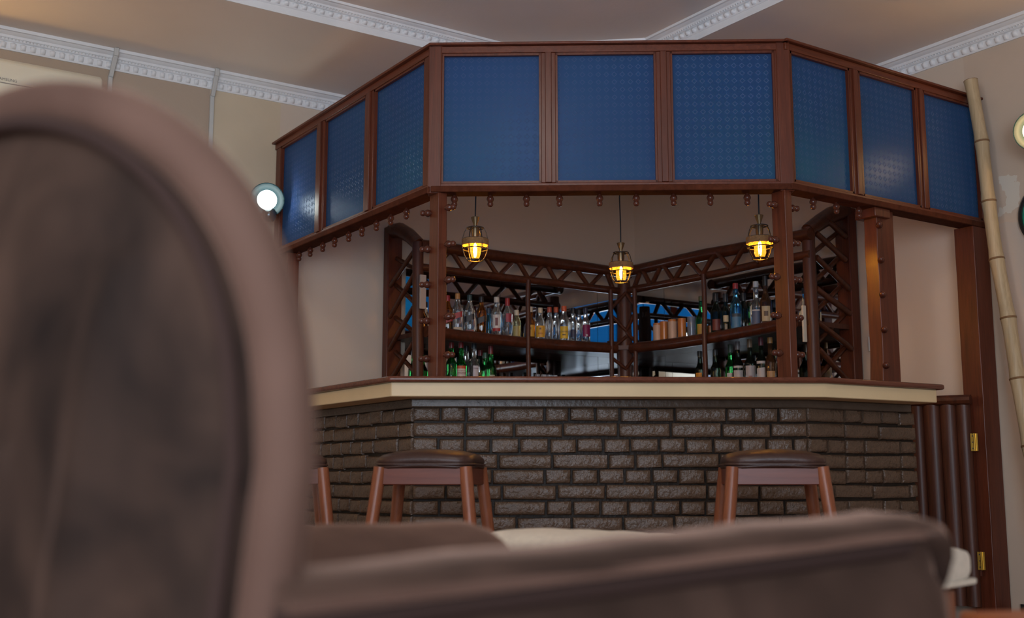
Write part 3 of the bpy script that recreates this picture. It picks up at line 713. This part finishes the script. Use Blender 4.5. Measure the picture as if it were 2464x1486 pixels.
text('SAMSUNG', .0205, ac, 'grey_print', (.935, YW - .2135, 2.703), (1, 0, 0), (0, 0, 1), ext=.0004)

for k, (x, lb) in enumerate(((1.470, 'white plastic trunking running up the left wall beside the air conditioner'),
                             (2.050, 'white plastic trunking running up the left wall between brown and cream paint'))):
    mb = MB()
    for p, q in (((x, YW - .010, .1), (x + .012 * (1 - k), YW - .010, 2.90)), ((x + .012 * (1 - k), YW - .018, 2.89), (x + .02 * (1 - k), YW - .072, 3.0)), ((x + .02 * (1 - k), YW - .076, 2.99), (x + .02 * (1 - k), YW - .080, ZC - .001))):
        mb.bar(p, q, .024, .018, Vector((0, 1, 0)))
    tag(mb.build('cable_trunking', 'pvc', bevel=.003), lb, 'trunking', 'white trunking on the left wall')

sw = thing('light_switch', 'white light switch on the right wall behind the bar', 'switch', (XW, 4.09, 1.47))
MB().box((XW - .006, 4.09, 1.472), (.012, .085, .085)).build('plate', 'white_plastic', sw, bevel=.004)
MB().box((XW - .014, 4.09, 1.472), (.006, .04, .05)).build('rocker', 'white_plastic', sw, bevel=.002)
MB().box((XW - .0175, 4.09, 1.452), (.002, .03, .003)).build('marking', 'grey_print', sw)

pq = thing('wall_plaque', 'dark rimmed round green wall plaque cut by the right frame edge', 'plaque', (XW, 3.008, 2.00))
MB().lathe([(.17, 0), (.17, .022), (.160, .030), (.148, .030), (.148, .018)], 40, (XW - .001, 3.008, 2.005), (-1, 0, 0), cap=False).build('rim', 'black', pq)
MB().lathe([(.001, .018), (.150, .018)], 40, (XW - .001, 3.008, 2.005), (-1, 0, 0), cap=False).build('face', 'green', pq)

# bamboo pole
bp = [Vector((5.06, 3.326, 2.745)), Vector((5.06, 3.285, 2.41)), Vector((5.05, 3.262, 2.094)), Vector((5.045, 3.235, 1.797)), Vector((5.04, 3.190, 1.499)), Vector((5.03, 3.155, 1.2)), Vector((5.02, 3.11, .88)), Vector((5.01, 3.06, .55)), Vector((5.0, 3.01, .24)), Vector((4.995, 2.975, .0))]
bam = thing('bamboo_pole', 'pale bamboo pole leaning against the right end of the screen', 'pole', (4.995, 2.975, 0))
mb = MB(); pts = []; rs = []
for i in range(len(bp) - 1):
    for k in range(6):
        t = k / 6; pts.append(bp[i].lerp(bp[i + 1], t)); rs.append(.0315 + .0035 * (abs(t - .5) * 2) ** 6 + i * .0006)
pts.append(bp[-1]); rs.append(.036)
mb.tube(pts, rs, 16).build('cane', 'bamboo', bam, ang=60)
for i in range(1, len(bp) - 1):
    d = (bp[i] - bp[i + 1]).normalized(); mb = MB(); rr = .0358 + i * .0006
    mb.lathe([(rr - .002, -.006), (rr + .0015, -.003), (rr, 0), (rr + .0015, .003), (rr - .002, .006)], 16, bp[i], d, cap=False)
    mb.build('node_ring', 'bamboo_ring', bam)
d = (bp[0] - bp[1]).normalized(); MB().lathe([(.0345, -.004), (.0355, 0), (.029, .001), (.027, -.03), (.0, -.03)], 16, bp[0], d, cap=False).build('cut_end', 'bamboo_ring', bam)

# log gate, standing open inwards
H = Vector((5.035, 3.40, 0)); gd = (RV * -.8 + FV * .6).normalized(); gn = gd.cross(UP).normalized()
if gn.dot(FV) > 0: gn = -gn
gt = thing('log_gate', 'dark half-log gate between the brick counter end and the right wall post', 'gate', (H.x, H.y, 0))
sx = .022; k = 0
while sx < .60:
    w = (.066, .078, .082, .070, .076)[k % 5]; c = H + gd * (sx + w * .5); sx += w * 1.0; k += 1
    rows = [[c + gd * (cos(t) * w * .53) + gn * (sin(t) * w * .42) + UP * z for t in [pi * j / 8 for j in range(9)]] for z in (.115, .4, .7, 1.10)]
    mb = MB().grid(rows, True); mb.f += [tuple(range(8, -1, -1)), tuple(range(27, 36))]
    mb.build('half_log', 'logz', gt, ang=60)
MB().tube([H + gd * .01 + UP * 1.115 + gn * .02, H + gd * .3 + UP * 1.117 + gn * .02, H + gd * .60 + UP * 1.113 + gn * .02], .026, 10).build('top_rail', 'log', gt)
MB().bar(H + gd * .01 + UP * .3 - gn * .012, H + gd * .6 + UP * .3 - gn * .012, .02, .08).build('ledge', 'wz', gt)
for z in (.905, .335):
    hg = MB().box(H + UP * z + gn * .030 + gd * .002, (.034, .006, .085), (gd, gn, UP))
    hg.tube([H + UP * (z - .043) + gn * .035, H + UP * (z + .043) + gn * .035], .006, 8)
    h = hg.build('hinge', 'brass', gt)
    for dz in (-.03, 0, .03): MB().lathe([(.004, 0), (.003, .002)], 8, H + UP * (z + dz) + gn * .0325 + gd * .009, gn).build('screw', 'screw', h)

# ------------------------------------------------------------------ bar stools
def stool_proto():
    r = thing('bar_stool', '', 'stool')
    w = .172
    rows = []
    prof = [(1.0, .768), (1.03, .772), (1.03, .778), (1.0, .782), (1.035, .792), (1.02, .806), (.93, .818), (.70, .828), (.35, .833), (.02, .834)]
    for s, z in prof:
        row = []
        for j in range(40):
            t = 2 * pi * j / 40; q = 6 if s > .5 else 3
            k = 1 / (abs(cos(t)) ** q + abs(sin(t)) ** q) ** (1 / q)
            row.append((w * s * k * cos(t), w * s * k * sin(t) * .95, z - .006 * (abs(cos(t) * sin(t)) * 2) ** 3 * (s > .6)))
        rows.append(row)
    mb = MB().grid(rows, True); n = len(mb.v); mb.f += [tuple(range(39, -1, -1)), tuple(range(n - 40, n))]
    local(r, 'seat_cushion', mb.mesh('seat_cushion', 'leather', 60))
    local(r, 'piping', MB().tube([(w * 1.035 * k_ * cos(t), w * .985 * k_ * sin(t), .779) for t in [2 * pi * j / 40 for j in range(41)] for k_ in [1 / (abs(cos(t)) ** 6 + abs(sin(t)) ** 6) ** (1 / 6)]], .004, 6, False).mesh('piping', 'leather', 60))
    for i, (dx, dy) in enumerate(((0, -1), (0, 1), (1, 0), (-1, 0))):
        mb = MB()
        if dx == 0: mb.box((0, dy * w * .86, .737), (w * 1.8, .022, .060))
        else: mb.box((dx * w * .92, 0, .737), (.022, w * 1.6, .060))
        o = local(r, 'apron', mb.mesh('apron', 'stoolx')); md = o.modifiers.new('b', 'BEVEL'); md.width = .003
    for sx_ in (-1, 1):
        for sy in (-1, 1):
            a = Vector((sx_ * w * .90, sy * w * .84, .768)); b = Vector((sx_ * (w * .90 + .085), sy * (w * .84 + .085), 0))
            local(r, 'leg', MB().tube([a, a.lerp(b, .3), b], [.0235, .0225, .019], 14).mesh('leg', 'stool', 60))
    for sx_ in (-1, 1):
        a = Vector((sx_ * (w * .9 + .058), -w * .84 - .058, .25)); b = Vector((sx_ * (w * .9 + .058), w * .84 + .058, .25))
        local(r, 'stretcher', MB().tube([a, b], .012, 10).mesh('stretcher', 'stool', 60))
    for sy in (-1, 1):
        a = Vector((-w * .9 - .052, sy * (w * .84 + .052), .30)); b = Vector((w * .9 + .052, sy * (w * .84 + .052), .30))
        local(r, 'stretcher', MB().tube([a, b], .012, 10).mesh('stretcher', 'stool', 60))
    return r
st = stool_proto()
ang0 = math.atan2(RV.y, RV.x)
st.location = CP(-.293, 4.19); st.rotation_euler = (0, 0, ang0 + radians(-9)); st['label'] = 'wooden bar stool with brown leather seat, left of the two facing the counter front'; st['group'] = 'bar stools along the counter'
copy_tree(st, CP(.945, 4.17), ang0 + radians(-5), 'wooden bar stool with brown leather seat, at the right end of the counter front', 'bar stools along the counter')
copy_tree(st, CP(-.90, 4.42), ang0 + radians(14), 'wooden bar stool mostly hidden behind the armchair back, far left', 'bar stools along the counter')

# ------------------------------------------------------------------ bottles and glasses on the back bar
GL = {'clear': glass('bottle_clear', (0.78, 0.78, 0.76)), 'green': glass('bottle_green', (0.03, 0.26, 0.06)), 'dark': glass('bottle_dark', (0.016, 0.022, 0.016), .06, .7),
      'amber': glass('bottle_amber', (0.40, 0.12, 0.015)), 'blue': glass('bottle_blue', (0.10, 0.32, 0.50)), 'pale': glass('bottle_pale', (0.72, 0.66, 0.38)),
      'brown': glass('bottle_brown', (0.10, 0.045, 0.02), .06, .6)}
PC = {}
def paint(c, rough=.5):
    k = (tuple(c), rough)
    if k not in PC: PC[k] = plain('print_%d' % len(PC), c, rough)
    return PC[k]
def bottle(loc, H_, r_, gl, cap, label, spec, body=.62, neck=.013, sq=2.0, caph=.035, lab=None, liquid=None, turn=0.0, name='bottle'):
    root = thing(name, label, 'bottle', loc)
    face = math.atan2(-loc[1], -loc[0]) + turn; root.rotation_euler = (0, 0, face)      # local +X looks to the room
    hb = H_ * body
    prof = [(r_ * .8, 0), (r_, .006), (r_, hb * .55), (r_, hb), (r_ * .93, hb + r_ * .35), (r_ * .62, hb + r_ * .95), (neck + .002, hb + r_ * 1.55), (neck, H_ - caph), (neck, H_ - .006), (neck * .6, H_ - .004)]
    def lath(pr, mat, nm):
        n = 20; rows = []
        for i, (rr, h) in enumerate(pr):
            q = sq if rr > r_ * .85 else 2.0
            rows.append([(rr * k * cos(t), rr * k * sin(t), h) for t in [2 * pi * j / n for j in range(n)] for k in [1 / (abs(cos(t + pi / 4 * 0)) ** q + abs(sin(t)) ** q) ** (1 / q) * (1 if q == 2 else .90)]])
        mb = MB().grid(rows, True); mb.f += [tuple(range(n - 1, -1, -1)), tuple(range(len(mb.v) - n, len(mb.v)))]
        return mb.mesh(nm, mat, 50)
    local(root, 'glass_body', lath(prof, GL[gl], 'glass_body'))
    if liquid:
        local(root, 'liquid', MB().lathe([(r_ * .6, .005), (r_ * .86, .008), (r_ * .86, hb * liquid[1])], 16, sq=2.0).mesh('liquid', paint(liquid[0], .15), 40))
    local(root, 'cap', MB().lathe([(neck + .0025, H_ - caph), (neck + .003, H_ - caph * .5), (neck + .0022, H_), (neck * .5, H_ + .001)], 14).mesh('cap', paint(cap, .35), 40))
    for L in (lab or []):
        z0, z1, col, half, slope = L[:5]
        rows = []
        for zz in (z0, (z0 + z1) / 2, z1):
            row = []
            for j in range(13):
                t = -half + 2 * half * j / 12; k = 1 / (abs(cos(t)) ** sq + abs(sin(t)) ** sq) ** (1 / sq) * (1 if sq == 2 else .90)
                rr = (r_ + .0012) * k; row.append((rr * cos(t), rr * sin(t), zz + slope * t * r_))
            rows.append(row)
        lo = local(root, 'label', MB().grid(rows).mesh('label', paint(col), 60))
        if len(L) > 5:
            cu = bpy.data.curves.new('lettering', 'FONT'); cu.body = L[5]; cu.size = L[6]; cu.extrude = .0004; cu.align_x = 'CENTER'; cu.align_y = 'CENTER'
            to = bpy.data.objects.new('lettering', text_mesh(cu, paint(L[7]))); COL.objects.link(to); to.parent = lo
            to.location = (r_ + .0035, 0, z0 + (z1 - z0) * (L[8] if len(L) > 8 else .62)); to.rotation_euler = (pi / 2, 0, pi / 2)
    return root
def eye_on(px, Y=None, X=None):
    f = 2730.0; r = px - 1232; fw = f * cos(PITCH) - 0 * sin(PITCH); d = RV * r + FV * fw   # plan bearing of a shelf position
    t = (Y / d.y) if Y is not None else (X / d.x); return d.x * t, d.y * t
ZS, ZL = 1.5855, 1.2455
RED, BLK, CRM, YEL, WHT, GLD = (.30, .02, .02), (.012, .012, .014), (.62, .52, .36), (.62, .33, .03), (.55, .53, .50), (.45, .22, .07)
def L_up(px, dy=0): x, y = eye_on(px * 1.0, Y=5.935 + dy); return (x, y, ZS)
def L_lo(px, dy=0): x, y = eye_on(px * 1.0, Y=5.90 + dy); return (x, y, ZL)
def R_up(px, dx=0): x, y = eye_on(px * 1.0, X=4.955 + dx); return (x, y, ZS)
def R_lo(px, dx=0): x, y = eye_on(px * 1.0, X=4.93 + dx); return (x, y, ZL)
W1 = 'spirit bottle with '
bottle(L_up(1077, .04), .26, .036, 'amber', RED, 'amber spirit bottle half hidden behind the left screen post, left shelf', 0, sq=4, lab=[(.09, .13, RED, .9, .3)])
bottle(L_up(1101), .272, .035, 'clear', GLD, 'square clear bottle with gold cap and slanted red label, left shelf', 0, sq=4, lab=[(.115, .150, RED, .9, .35), (.02, .06, (.40, .33, .22), .7, 0)])
bottle(L_up(1130), .270, .036, 'clear', (.03, .06, .06), 'square clear bottle with dark cap and slanted black label, left shelf', 0, sq=4, lab=[(.105, .142, BLK, .9, .35), (.02, .05, (.12, .02, .02), .7, 0)])
bottle(L_up(1158), .268, .034, 'amber', BLK, 'square amber bottle with slanted black label, left shelf', 0, sq=4, lab=[(.100, .137, BLK, .9, .35)])
bottle(L_up(1176, .09), .215, .026, 'blue', (.05, .06, .08), 'small bluish bottle behind the slanted label bottles, left shelf', 0)
bottle(L_up(1195), .275, .034, 'clear', (.5, .45, .38), 'clear bottle with white picture label and red foot band, left shelf', 0, neck=.015, lab=[(.075, .16, WHT, .75, 0), (.055, .075, RED, .75, 0), (.09, .14, (.12, .03, .03), .25, 0)])
bottle(L_up(1221), .275, .032, 'clear', RED, 'clear bottle with red cap and round red label, left shelf', 0, neck=.013, caph=.05, lab=[(.12, .175, (.28, .03, .05), .6, 0)], turn=.3)
bottle(L_up(1243), .205, .028, 'pale', CRM, 'short pale bottle with buff label left of the log pole, left shelf', 0, lab=[(.03, .10, (.40, .30, .10), .8, 0)])
bottle(L_up(1276), .235, .030, 'amber', CRM, 'amber bottle with yellow label just right of the log pole, left shelf', 0, body=.55, lab=[(.04, .115, YEL, .9, 0), (.085, .10, (.15, .07, .01), .2, 0)])
bottle(L_up(1300), .235, .034, 'clear', CRM, 'clear bottle with cream cap and plain yellow label, left shelf', 0, body=.55, lab=[(.04, .115, YEL, .9, 0), (.09, .102, (.15, .07, .01), .18, 0), (.06, .07, (.42, .16, .02), .5, 0)])
bottle(L_up(1322), .245, .025, 'clear', (.35, .06, .03), 'slim clear unlabelled bottle right of the plain yellow label bottle, left shelf', 0)
bottle(L_up(1338, .07), .262, .027, 'clear', (.50, .09, .03), 'slim clear bottle with orange cap beside the lettered yellow label, left shelf', 0)
bottle(L_up(1357), .262, .036, 'clear', (.60, .10, .03), 'clear bottle with orange-red cap and lettered yellow label, left shelf', 0, neck=.015, lab=[(.045, .125, (.72, .42, .02), .72, 0, 'KONYAGI', .0135, BLK, .55), (.065, .073, BLK, .30, 0)])
bottle(L_up(1379), .255, .028, 'clear', BLK, 'clear bottle with black cap and small dark label, left shelf', 0, lab=[(.06, .11, (.02, .02, .05), .6, 0)])
bottle(L_up(1393, .075), .262, .028, 'clear', BLK, 'plain clear bottle with black cap beside the magenta label, left shelf', 0)
bottle(L_up(1409), .265, .030, 'clear', (.03, .03, .05), 'clear bottle with magenta label, last on the right of the left shelf', 0, lab=[(.07, .15, (.22, .01, .07), .9, 0), (.075, .085, WHT, .2, 0)], turn=.25)
bottle(L_lo(1087), .300, .034, 'green', (.14, .01, .01), 'green bottle next to the left post on the lower left shelf', 0, body=.55, lab=[(.05, .09, (.30, .32, .2), .6, 0)])
bottle(L_lo(1110), .306, .036, 'green', (.22, .02, .02), 'green bottle with lettered white and red label, lower left shelf', 0, body=.52, lab=[(.05, .142, (.62, .56, .47), .75, 0, 'CINZANO', .0135, (.22, .03, .03), .72), (.142, .160, (.5, .08, .02), .75, 0), (.128, .131, (.30, .05, .03), .7, 0), (.108, .110, (.30, .05, .03), .7, 0)], turn=.12)
bottle(L_lo(1123, .08), .298, .032, 'clear', BLK, 'clear bottle with dark cap behind the lettered white and red label, lower left shelf', 0, body=.55)
bottle(L_lo(1141), .308, .037, 'clear', (.02, .03, .04), 'clear bottle of dark drink with small lettered label, lower left shelf', 0, body=.52, liquid=((.012, .01, .02), .8), lab=[(.08, .165, (.50, .48, .50), .45, 0, 'CINZANO', .0085, (.10, .01, .05), .80)], turn=.35)
bottle(L_lo(1156, .15), .285, .032, 'dark', (.16, .02, .02), 'dark bottle with red cap behind the clear bottle of dark drink', 0, body=.55)
bottle(L_lo(1168, .075), .262, .030, 'green', (.05, .10, .06), 'shorter green bottle behind the last green one, lower left shelf', 0, body=.55)
bottle(L_lo(1181), .298, .035, 'green', (.20, .03, .03), 'green bottle with red cap, last on the right of the lower left shelf', 0, body=.50, caph=.05, lab=[(.07, .115, (.35, .38, .25), .5, 0)], turn=.3)
# right side
bottle(R_up(1687), .285, .036, 'green', (.10, .13, .07), 'green bottle with yellow label beside the orange tumblers, right shelf', 0, body=.48, caph=.03, lab=[(.04, .105, (.45, .30, .05), .8, 0)])
bottle(R_up(1723), .285, .036, 'dark', BLK, 'dark bottle with dark red label right of the log pole, right shelf', 0, body=.58, caph=.05, lab=[(.05, .12, (.12, .02, .015), .7, 0)])
bottle(R_up(1746), .272, .026, 'dark', BLK, 'slim dark bottle with cream oval label, right shelf', 0, body=.58, caph=.05, lab=[(.095, .135, (.50, .40, .24), .6, 0), (.03, .08, (.22, .19, .14), .3, 0)])
bottle(R_up(1771), .325, .036, 'blue', (.30, .03, .04), 'clear bottle of blue spirit with red cap, right shelf', 0, body=.58, neck=.014, lab=[(.03, .115, (.06, .18, .30), .8, 0), (.115, .135, (.03, .05, .07), .8, 0)])
bottle(R_up(1789, .06), .270, .028, 'dark', BLK, 'dark bottle behind the two blue spirits, right shelf', 0, caph=.05)
bottle(R_up(1820), .312, .038, 'clear', (.45, .5, .55), 'clear bottle with dusky blue label, second from the right post, right shelf', 0, body=.50, neck=.014, lab=[(.05, .13, (.07, .10, .17), .75, 0), (.13, .138, WHT, .7, 0)])
bottle(R_up(1843), .335, .036, 'brown', BLK, 'brown bottle with cream oval label beside the right screen post', 0, body=.52, caph=.06, lab=[(.06, .15, (.48, .38, .22), .7, 0), (.09, .12, (.10, .06, .03), .35, 0)])
bottle(R_lo(1681), .275, .033, 'dark', BLK, 'dark bottle with orange label left of the log pole, lower right shelf', 0, body=.55, lab=[(.05, .135, (.60, .26, .02), .6, 0)], turn=-.3)
bottle(R_lo(1718), .270, .032, 'dark', (.02, .02, .02), 'dark bottle half hidden behind the log pole, lower right shelf', 0, body=.55)
WB = 'wine bottles on the lower right shelf'
bottle(R_lo(1754, .05), .298, .034, 'green', (.03, .05, .03), 'green wine bottle behind the first white label wine, lower right shelf', 0, body=.52, caph=.05, lab=[(.07, .12, WHT, .7, 0)])['group'] = WB
bottle(R_lo(1772), .302, .036, 'dark', (.16, .14, .14), 'dark wine bottle with banded white label, leftmost of the three dark wines', 0, body=.50, caph=.05, lab=[(.05, .125, (.42, .41, .40), .8, 0), (.140, .152, (.42, .41, .40), .8, 0)])['group'] = WB
bottle(R_lo(1801), .306, .036, 'dark', (.22, .14, .08), 'dark wine bottle with plain white label, middle of the three dark wines', 0, body=.50, caph=.05, lab=[(.04, .145, (.38, .36, .36), .8, 0), (.05, .085, (.22, .10, .08), .3, 0)])['group'] = WB
bottle(R_lo(1828), .309, .036, 'dark', (.12, .02, .03), 'dark wine bottle with split white label, rightmost of the three dark wines', 0, body=.50, caph=.05, lab=[(.06, .125, (.46, .44, .42), .8, .1), (.150, .165, (.46, .44, .42), .8, 0), (.04, .06, (.25, .10, .04), .8, .1)])['group'] = WB
bottle(R_lo(1850), .300, .034, 'brown', GLD, 'brown bottle behind the right screen post, lower right shelf', 0, body=.5, lab=[(.04, .10, (.40, .22, .08), .7, 0)])

og = glass('orange_glass', (0.90, 0.30, 0.07), .25, .45); fg = glass('frosted_clear', (.75, .80, .85), .12, .8)
def tumbler(loc, r_, h, mat, label, group, band=None):
    root = thing('tumbler', label, 'glass', loc, group=group)
    local(root, 'glass_wall', MB().lathe([(r_ * .9, 0), (r_, .01), (r_, h), (r_ - .003, h), (r_ - .003, .012), (.001, .010)], 20, cap=False).mesh('glass_wall', mat, 50))
    if band: local(root, 'band', MB().lathe([(r_ + .0008, h * .25), (r_ + .0012, h * .3), (r_ + .0012, h * .9), (r_ + .0008, h * .92)], 20, cap=False).mesh('band', paint(band), 50))
    return root
for k, (px, lb) in enumerate(((1581, 'leftmost orange-tinted tumbler on the right shelf'), (1597, 'second orange-tinted tumbler from the left on the right shelf'), (1617, 'third orange-tinted tumbler, in the middle of the right shelf row'), (1640, 'rightmost orange-tinted tumbler, beside the clear tumbler'))):
    p = R_up(px, .02 * (k % 2)); tumbler(p, .028, .168 if k else .160, og, lb, 'orange-tinted tumblers on the right shelf', (.55, .36, .24) if k in (0, 2) else None)
tumbler(R_up(1663), .026, .165, fg, 'clear tumbler between the orange tumblers and the green bottle', None)
for k, px in enumerate((1293, 1308, 1321, 1334)):
    x, y = eye_on(px, Y=5.86); tumbler((x, y, ZL), .016, .135, fg, ('leftmost slim glass', 'second slim glass from left', 'third slim glass from left', 'rightmost slim glass')[k] + ' just showing over the counter edge', 'slim glasses on the lower left shelf')
tag(MB().box((4.72, 4.19, 1.56), (.025, .012, .20)).build('menu_card', paint((.50, .47, .38)), bevel=.002), 'narrow cream card upright beside the right lattice log', 'card')
tag(MB().box((3.19, 5.69, 1.80), (.04, .012, .20)).build('menu_card', paint((.36, .31, .27)), bevel=.002), 'narrow grey card upright between left lattice log and post', 'card')

# ------------------------------------------------------------------ foreground armchair
cr, cd, th, aw, bul, rec, nexp, zt = -.3895, 1.0834, .8252, .372, .1097, .0504, 2.7045, 1.0665
cwd = (RV * -cos(th) + FV * sin(th)); cfd = (RV * sin(th) + FV * cos(th))          # chair width (away) and chair forward
CC = CP(cr, cd)
chair = thing('armchair', 'mauve-brown velvet armchair with rounded high back, close and out of focus', 'armchair', CC + cfd * .3, 0)
def back_pt(t, z, o=0.0):
    return CC + cwd * t + cfd * (-rec * (z - .5) - bul * (1 - (t / aw) ** 2) + o) + UP * z
def outline(inset, n=56, zlow=.36):
    a, top, z0 = aw - inset, zt - inset, .74; out = []
    for k in range(12):
        z = zlow + (z0 - zlow) * k / 12; out.append((-(a - .0336 * min(1, (z0 - z) / .24)), z))
    for k in range(n + 1):
        p = pi * k / n; c, s = cos(p), sin(p)
        out.append((-(abs(c) ** (2 / nexp)) * (1 if c > 0 else -1) * a, z0 + (top - z0) * abs(s) ** (2 / nexp)))
    for k in range(11, -1, -1):
        z = zlow + (z0 - zlow) * k / 12; out.append(((a - .0336 * min(1, (z0 - z) / .24)), z))
    return out
ol = outline(.022)
MB().tube([back_pt(t, z, .012) for t, z in ol], .022, 14).build('back_rim', 'velvet_lit', chair, ang=80)
MB().tube([back_pt(t, z, -.010) for t, z in outline(.040)], .006, 8).build('piping', 'velvet_dark', chair, ang=80)
def folds(t, z):
    h = .010 * noise.noise(Vector((t * 5, z * 4, 3))) + .006 * noise.noise(Vector((t * 12, z * 9, 1)))
    u = (z - .45) * .55 + t
    h += .016 * math.exp(-((t + .215 - (z - .7) * -.18) / .022) ** 2) * (z < .9)           # long upright fold by the near edge
    h += .014 * math.exp(-((u - .06) / .03) ** 2) * (z < .75) + .012 * math.exp(-((u - .20) / .03) ** 2) * (z < .8)
    return h
def panel(name, inset, o_edge, bulge, mat, sign, zlow=.36, rings=16):
    oo = outline(inset, zlow=zlow); cz = .72; rows = []
    for k in range(rings + 1):
        u = k / rings
        row = []
        for (t, z) in oo:
            tt, zz = t * u, cz + (z - cz) * u
            o = o_edge + sign * (bulge * (1 - u ** 3.5) + (folds(tt, zz) * (1 - u ** 6) if sign < 0 else 0))
            row.append(back_pt(tt, zz, o))
        rows.append(row)
    return MB().grid(rows, True).build(name, mat, chair, ang=180)
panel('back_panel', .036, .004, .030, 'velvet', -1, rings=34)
panel('back_cushion', .030, .016, .075, 'velvet_lit', 1)
def arm(name, p0, d, L, zs0, zs1, w, inward, mat):
    """p0 plan root of the outer top edge; inward: unit plan vector to the seat side"""
    d = Vector(d).normalized(); sec = lambda zs: [(0.014, .16), (0.012, .30), (0.004, zs - .10), (0.008, zs - .055), (.026, zs - .034), (.030, zs - .010), (-.004, zs - .002), (.002, zs + .008), (w * .22, zs + .014), (w * .5, zs + .016), (w * .8, zs + .010), (w + .005, zs - .004), (w + .045, zs - .034), (w + .080, zs - .085), (w + .085, zs - .16), (w + .06, .16)]
    rows = []; K = 30
    for k in range(K + 1):
        s = k / K
        if s < .8: l = L * s / .8 * .90; sh = 1.0
        else:
            q = (s - .8) / .2 * pi / 2; l = L * (.90 + .10 * sin(q)); sh = max(.02, cos(q)) ** .55
        zs = zs0 + (zs1 - zs0) * (l / L); row = []
        for (o, z) in sec(zs):
            z2 = z if sh > .999 else .16 + (z - .16) * (.80 + .20 * sh)
            jj = .004 * noise.noise(Vector((l * 6, z * 6, o * 3)))
            row.append(p0 + d * l + inward * (w / 2 + (o + jj - w / 2) * (sh * .75 + .25 if sh > .05 else .25)) + UP * (z2 + .004 * noise.noise(Vector((l * 9, 2, 0)))))
        rows.append(row)
    mb = MB().grid(rows); n = len(mb.v); m = len(rows[0])
    mb.f += [tuple(range(n - m, n)), tuple(range(m - 1, -1, -1))]
    o = mb.build(name, mat, chair, ang=60)
    pip = [p0 + d * (L * .90 * k / 16) + inward * .000 + UP * (zs0 + (zs1 - zs0) * .9 * k / 16 - .004) for k in range(17)]
    MB().tube(pip, .005, 8).build('piping', 'velvet_lit', o, ang=80)
    pad = [p0 + d * l_ + inward * .026 + UP * (zs0 + (zs1 - zs0) * l_ / L - .018) for l_ in [L * .90 * k / 16 for k in range(17)]]
    MB().tube(pad, .012, 8).build('seam_shade', 'velvet_dark', o, ang=80)  # dark strip laid in the groove for the shade under the pad
    return o
M['velvet_arm'] = velvet('mauve_brown_velvet_arm', (0.014, 0.0068, 0.0044), (0.050, 0.0270, 0.0188), 4.5)  # half-shaded tone of the same velvet for near arm and seat
a0 = CP(-.150, .785)
arm('armrest', a0, RV * .82 + FV * .57, .775, .647, .682, .150, (RV * -.57 + FV * .82), 'velvet_arm')
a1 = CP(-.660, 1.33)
arm('armrest', a1, RV * .745 + FV * .667, .79, .650, .650, .130, (RV * .667 - FV * .745), 'velvet_lit')  # far arm takes the lit velvet tone
MB().box(CC + cfd * .36 + UP * .24, (.74, .60, .20), (cfd, cwd, UP)).build('seat_base', 'velvet_arm', chair, bevel=.03, seg=3)
MB().box(CC + cfd * .40 + UP * .40, (.66, .50, .13), (cfd, cwd, UP)).build('seat_cushion', 'velvet_arm', chair, bevel=.045, seg=4)
for sx_ in (.05, .64):
    for sy in (-.26, .26):
        p = CC + cfd * sx_ + cwd * sy; MB().tube([p + UP * .16, p], [.024, .016], 12).build('leg', 'wz', chair)

# ------------------------------------------------------------------ cream bench and low table
bd = (RV * .80 - FV * .73).normalized(); bn = bd.cross(UP).normalized()
if bn.dot(FV) < 0: bn = -bn
b0 = CP(-.005, 2.92); Lb_, Wb = 1.090, .34
bench = thing('padded_bench', 'cream woven padded bench on wooden legs behind the armchair arm', 'bench', b0 + bd * (Lb_ / 2) + bn * .1)
rows = []
for k in range(41):
    s = k / 40; e = (abs(2 * s - 1)) ** 30; row = []
    for j in range(28):
        t = 2 * pi * j / 28; q = 4.0
        kx = 1 / (abs(cos(t)) ** q + abs(sin(t)) ** q) ** (1 / q)
        sc = (1 - e) ** .35 if e < 1 else 0.0
        sc = max(sc, .80)
        tuft = .0045 * abs(sin(s * pi * 9)) * max(0, sin(t))
        row.append(b0 + bd * (Lb_ * s) + bn * (cos(t) * kx * Wb / 2 * (.9 + .1 * sc)) + UP * (.562 + sin(t) * kx * .040 * sc + tuft))
    rows.append(row)
mb = MB().grid(rows, True); n = len(mb.v); mb.f += [tuple(range(27, -1, -1)), tuple(range(n - 28, n))]
mb.build('seat_pad', 'cream_cloth', bench, ang=70)
cs = [b0 + bd * (-.004) + bn * (-Wb / 2 - .004), b0 + bd * (Lb_ + .004) + bn * (-Wb / 2 - .004), b0 + bd * (Lb_ + .004) + bn * (Wb / 2 + .004), b0 + bd * (-.004) + bn * (Wb / 2 + .004)]
MB().tube([p + UP * .5285 for p in cs + cs[:1]], .006, 8, False).build('piping', 'cream_cloth', bench)
MB().box(b0 + bd * Lb_ / 2 + UP * .490, (Lb_ - .06, Wb - .06, .055), (bd, bn, UP)).build('seat_frame', 'wz', bench, bevel=.004)
for s in (.05, Lb_ - .05):
    for o in (-.12, .12): MB().box(b0 + bd * s + bn * o + UP * .255, (.05, .05, .51), (bd, bn, UP)).build('leg', 'stool', bench, bevel=.004)
tc_ = CP(.94, 1.34)
tb = thing('side_table', 'orange-brown wooden side table at the bottom right corner', 'table', tc_)
tx = (RV * .98 + FV * .16).normalized(); ty = UP.cross(tx)
MB().box(tc_ + UP * .546, (.66, .46, .028), (tx, ty, UP)).build('table_top', 'table', tb, bevel=.006)
MB().box(tc_ + UP * .50, (.56, .36, .06), (tx, ty, UP)).build('apron', 'table', tb, bevel=.003)
for i in (-1, 1):
    for j in (-1, 1): MB().tube([tc_ + tx * i * .27 + ty * j * .17 + UP * .52, tc_ + tx * i * .28 + ty * j * .18], [.024, .016], 12).build('leg', 'table', tb)
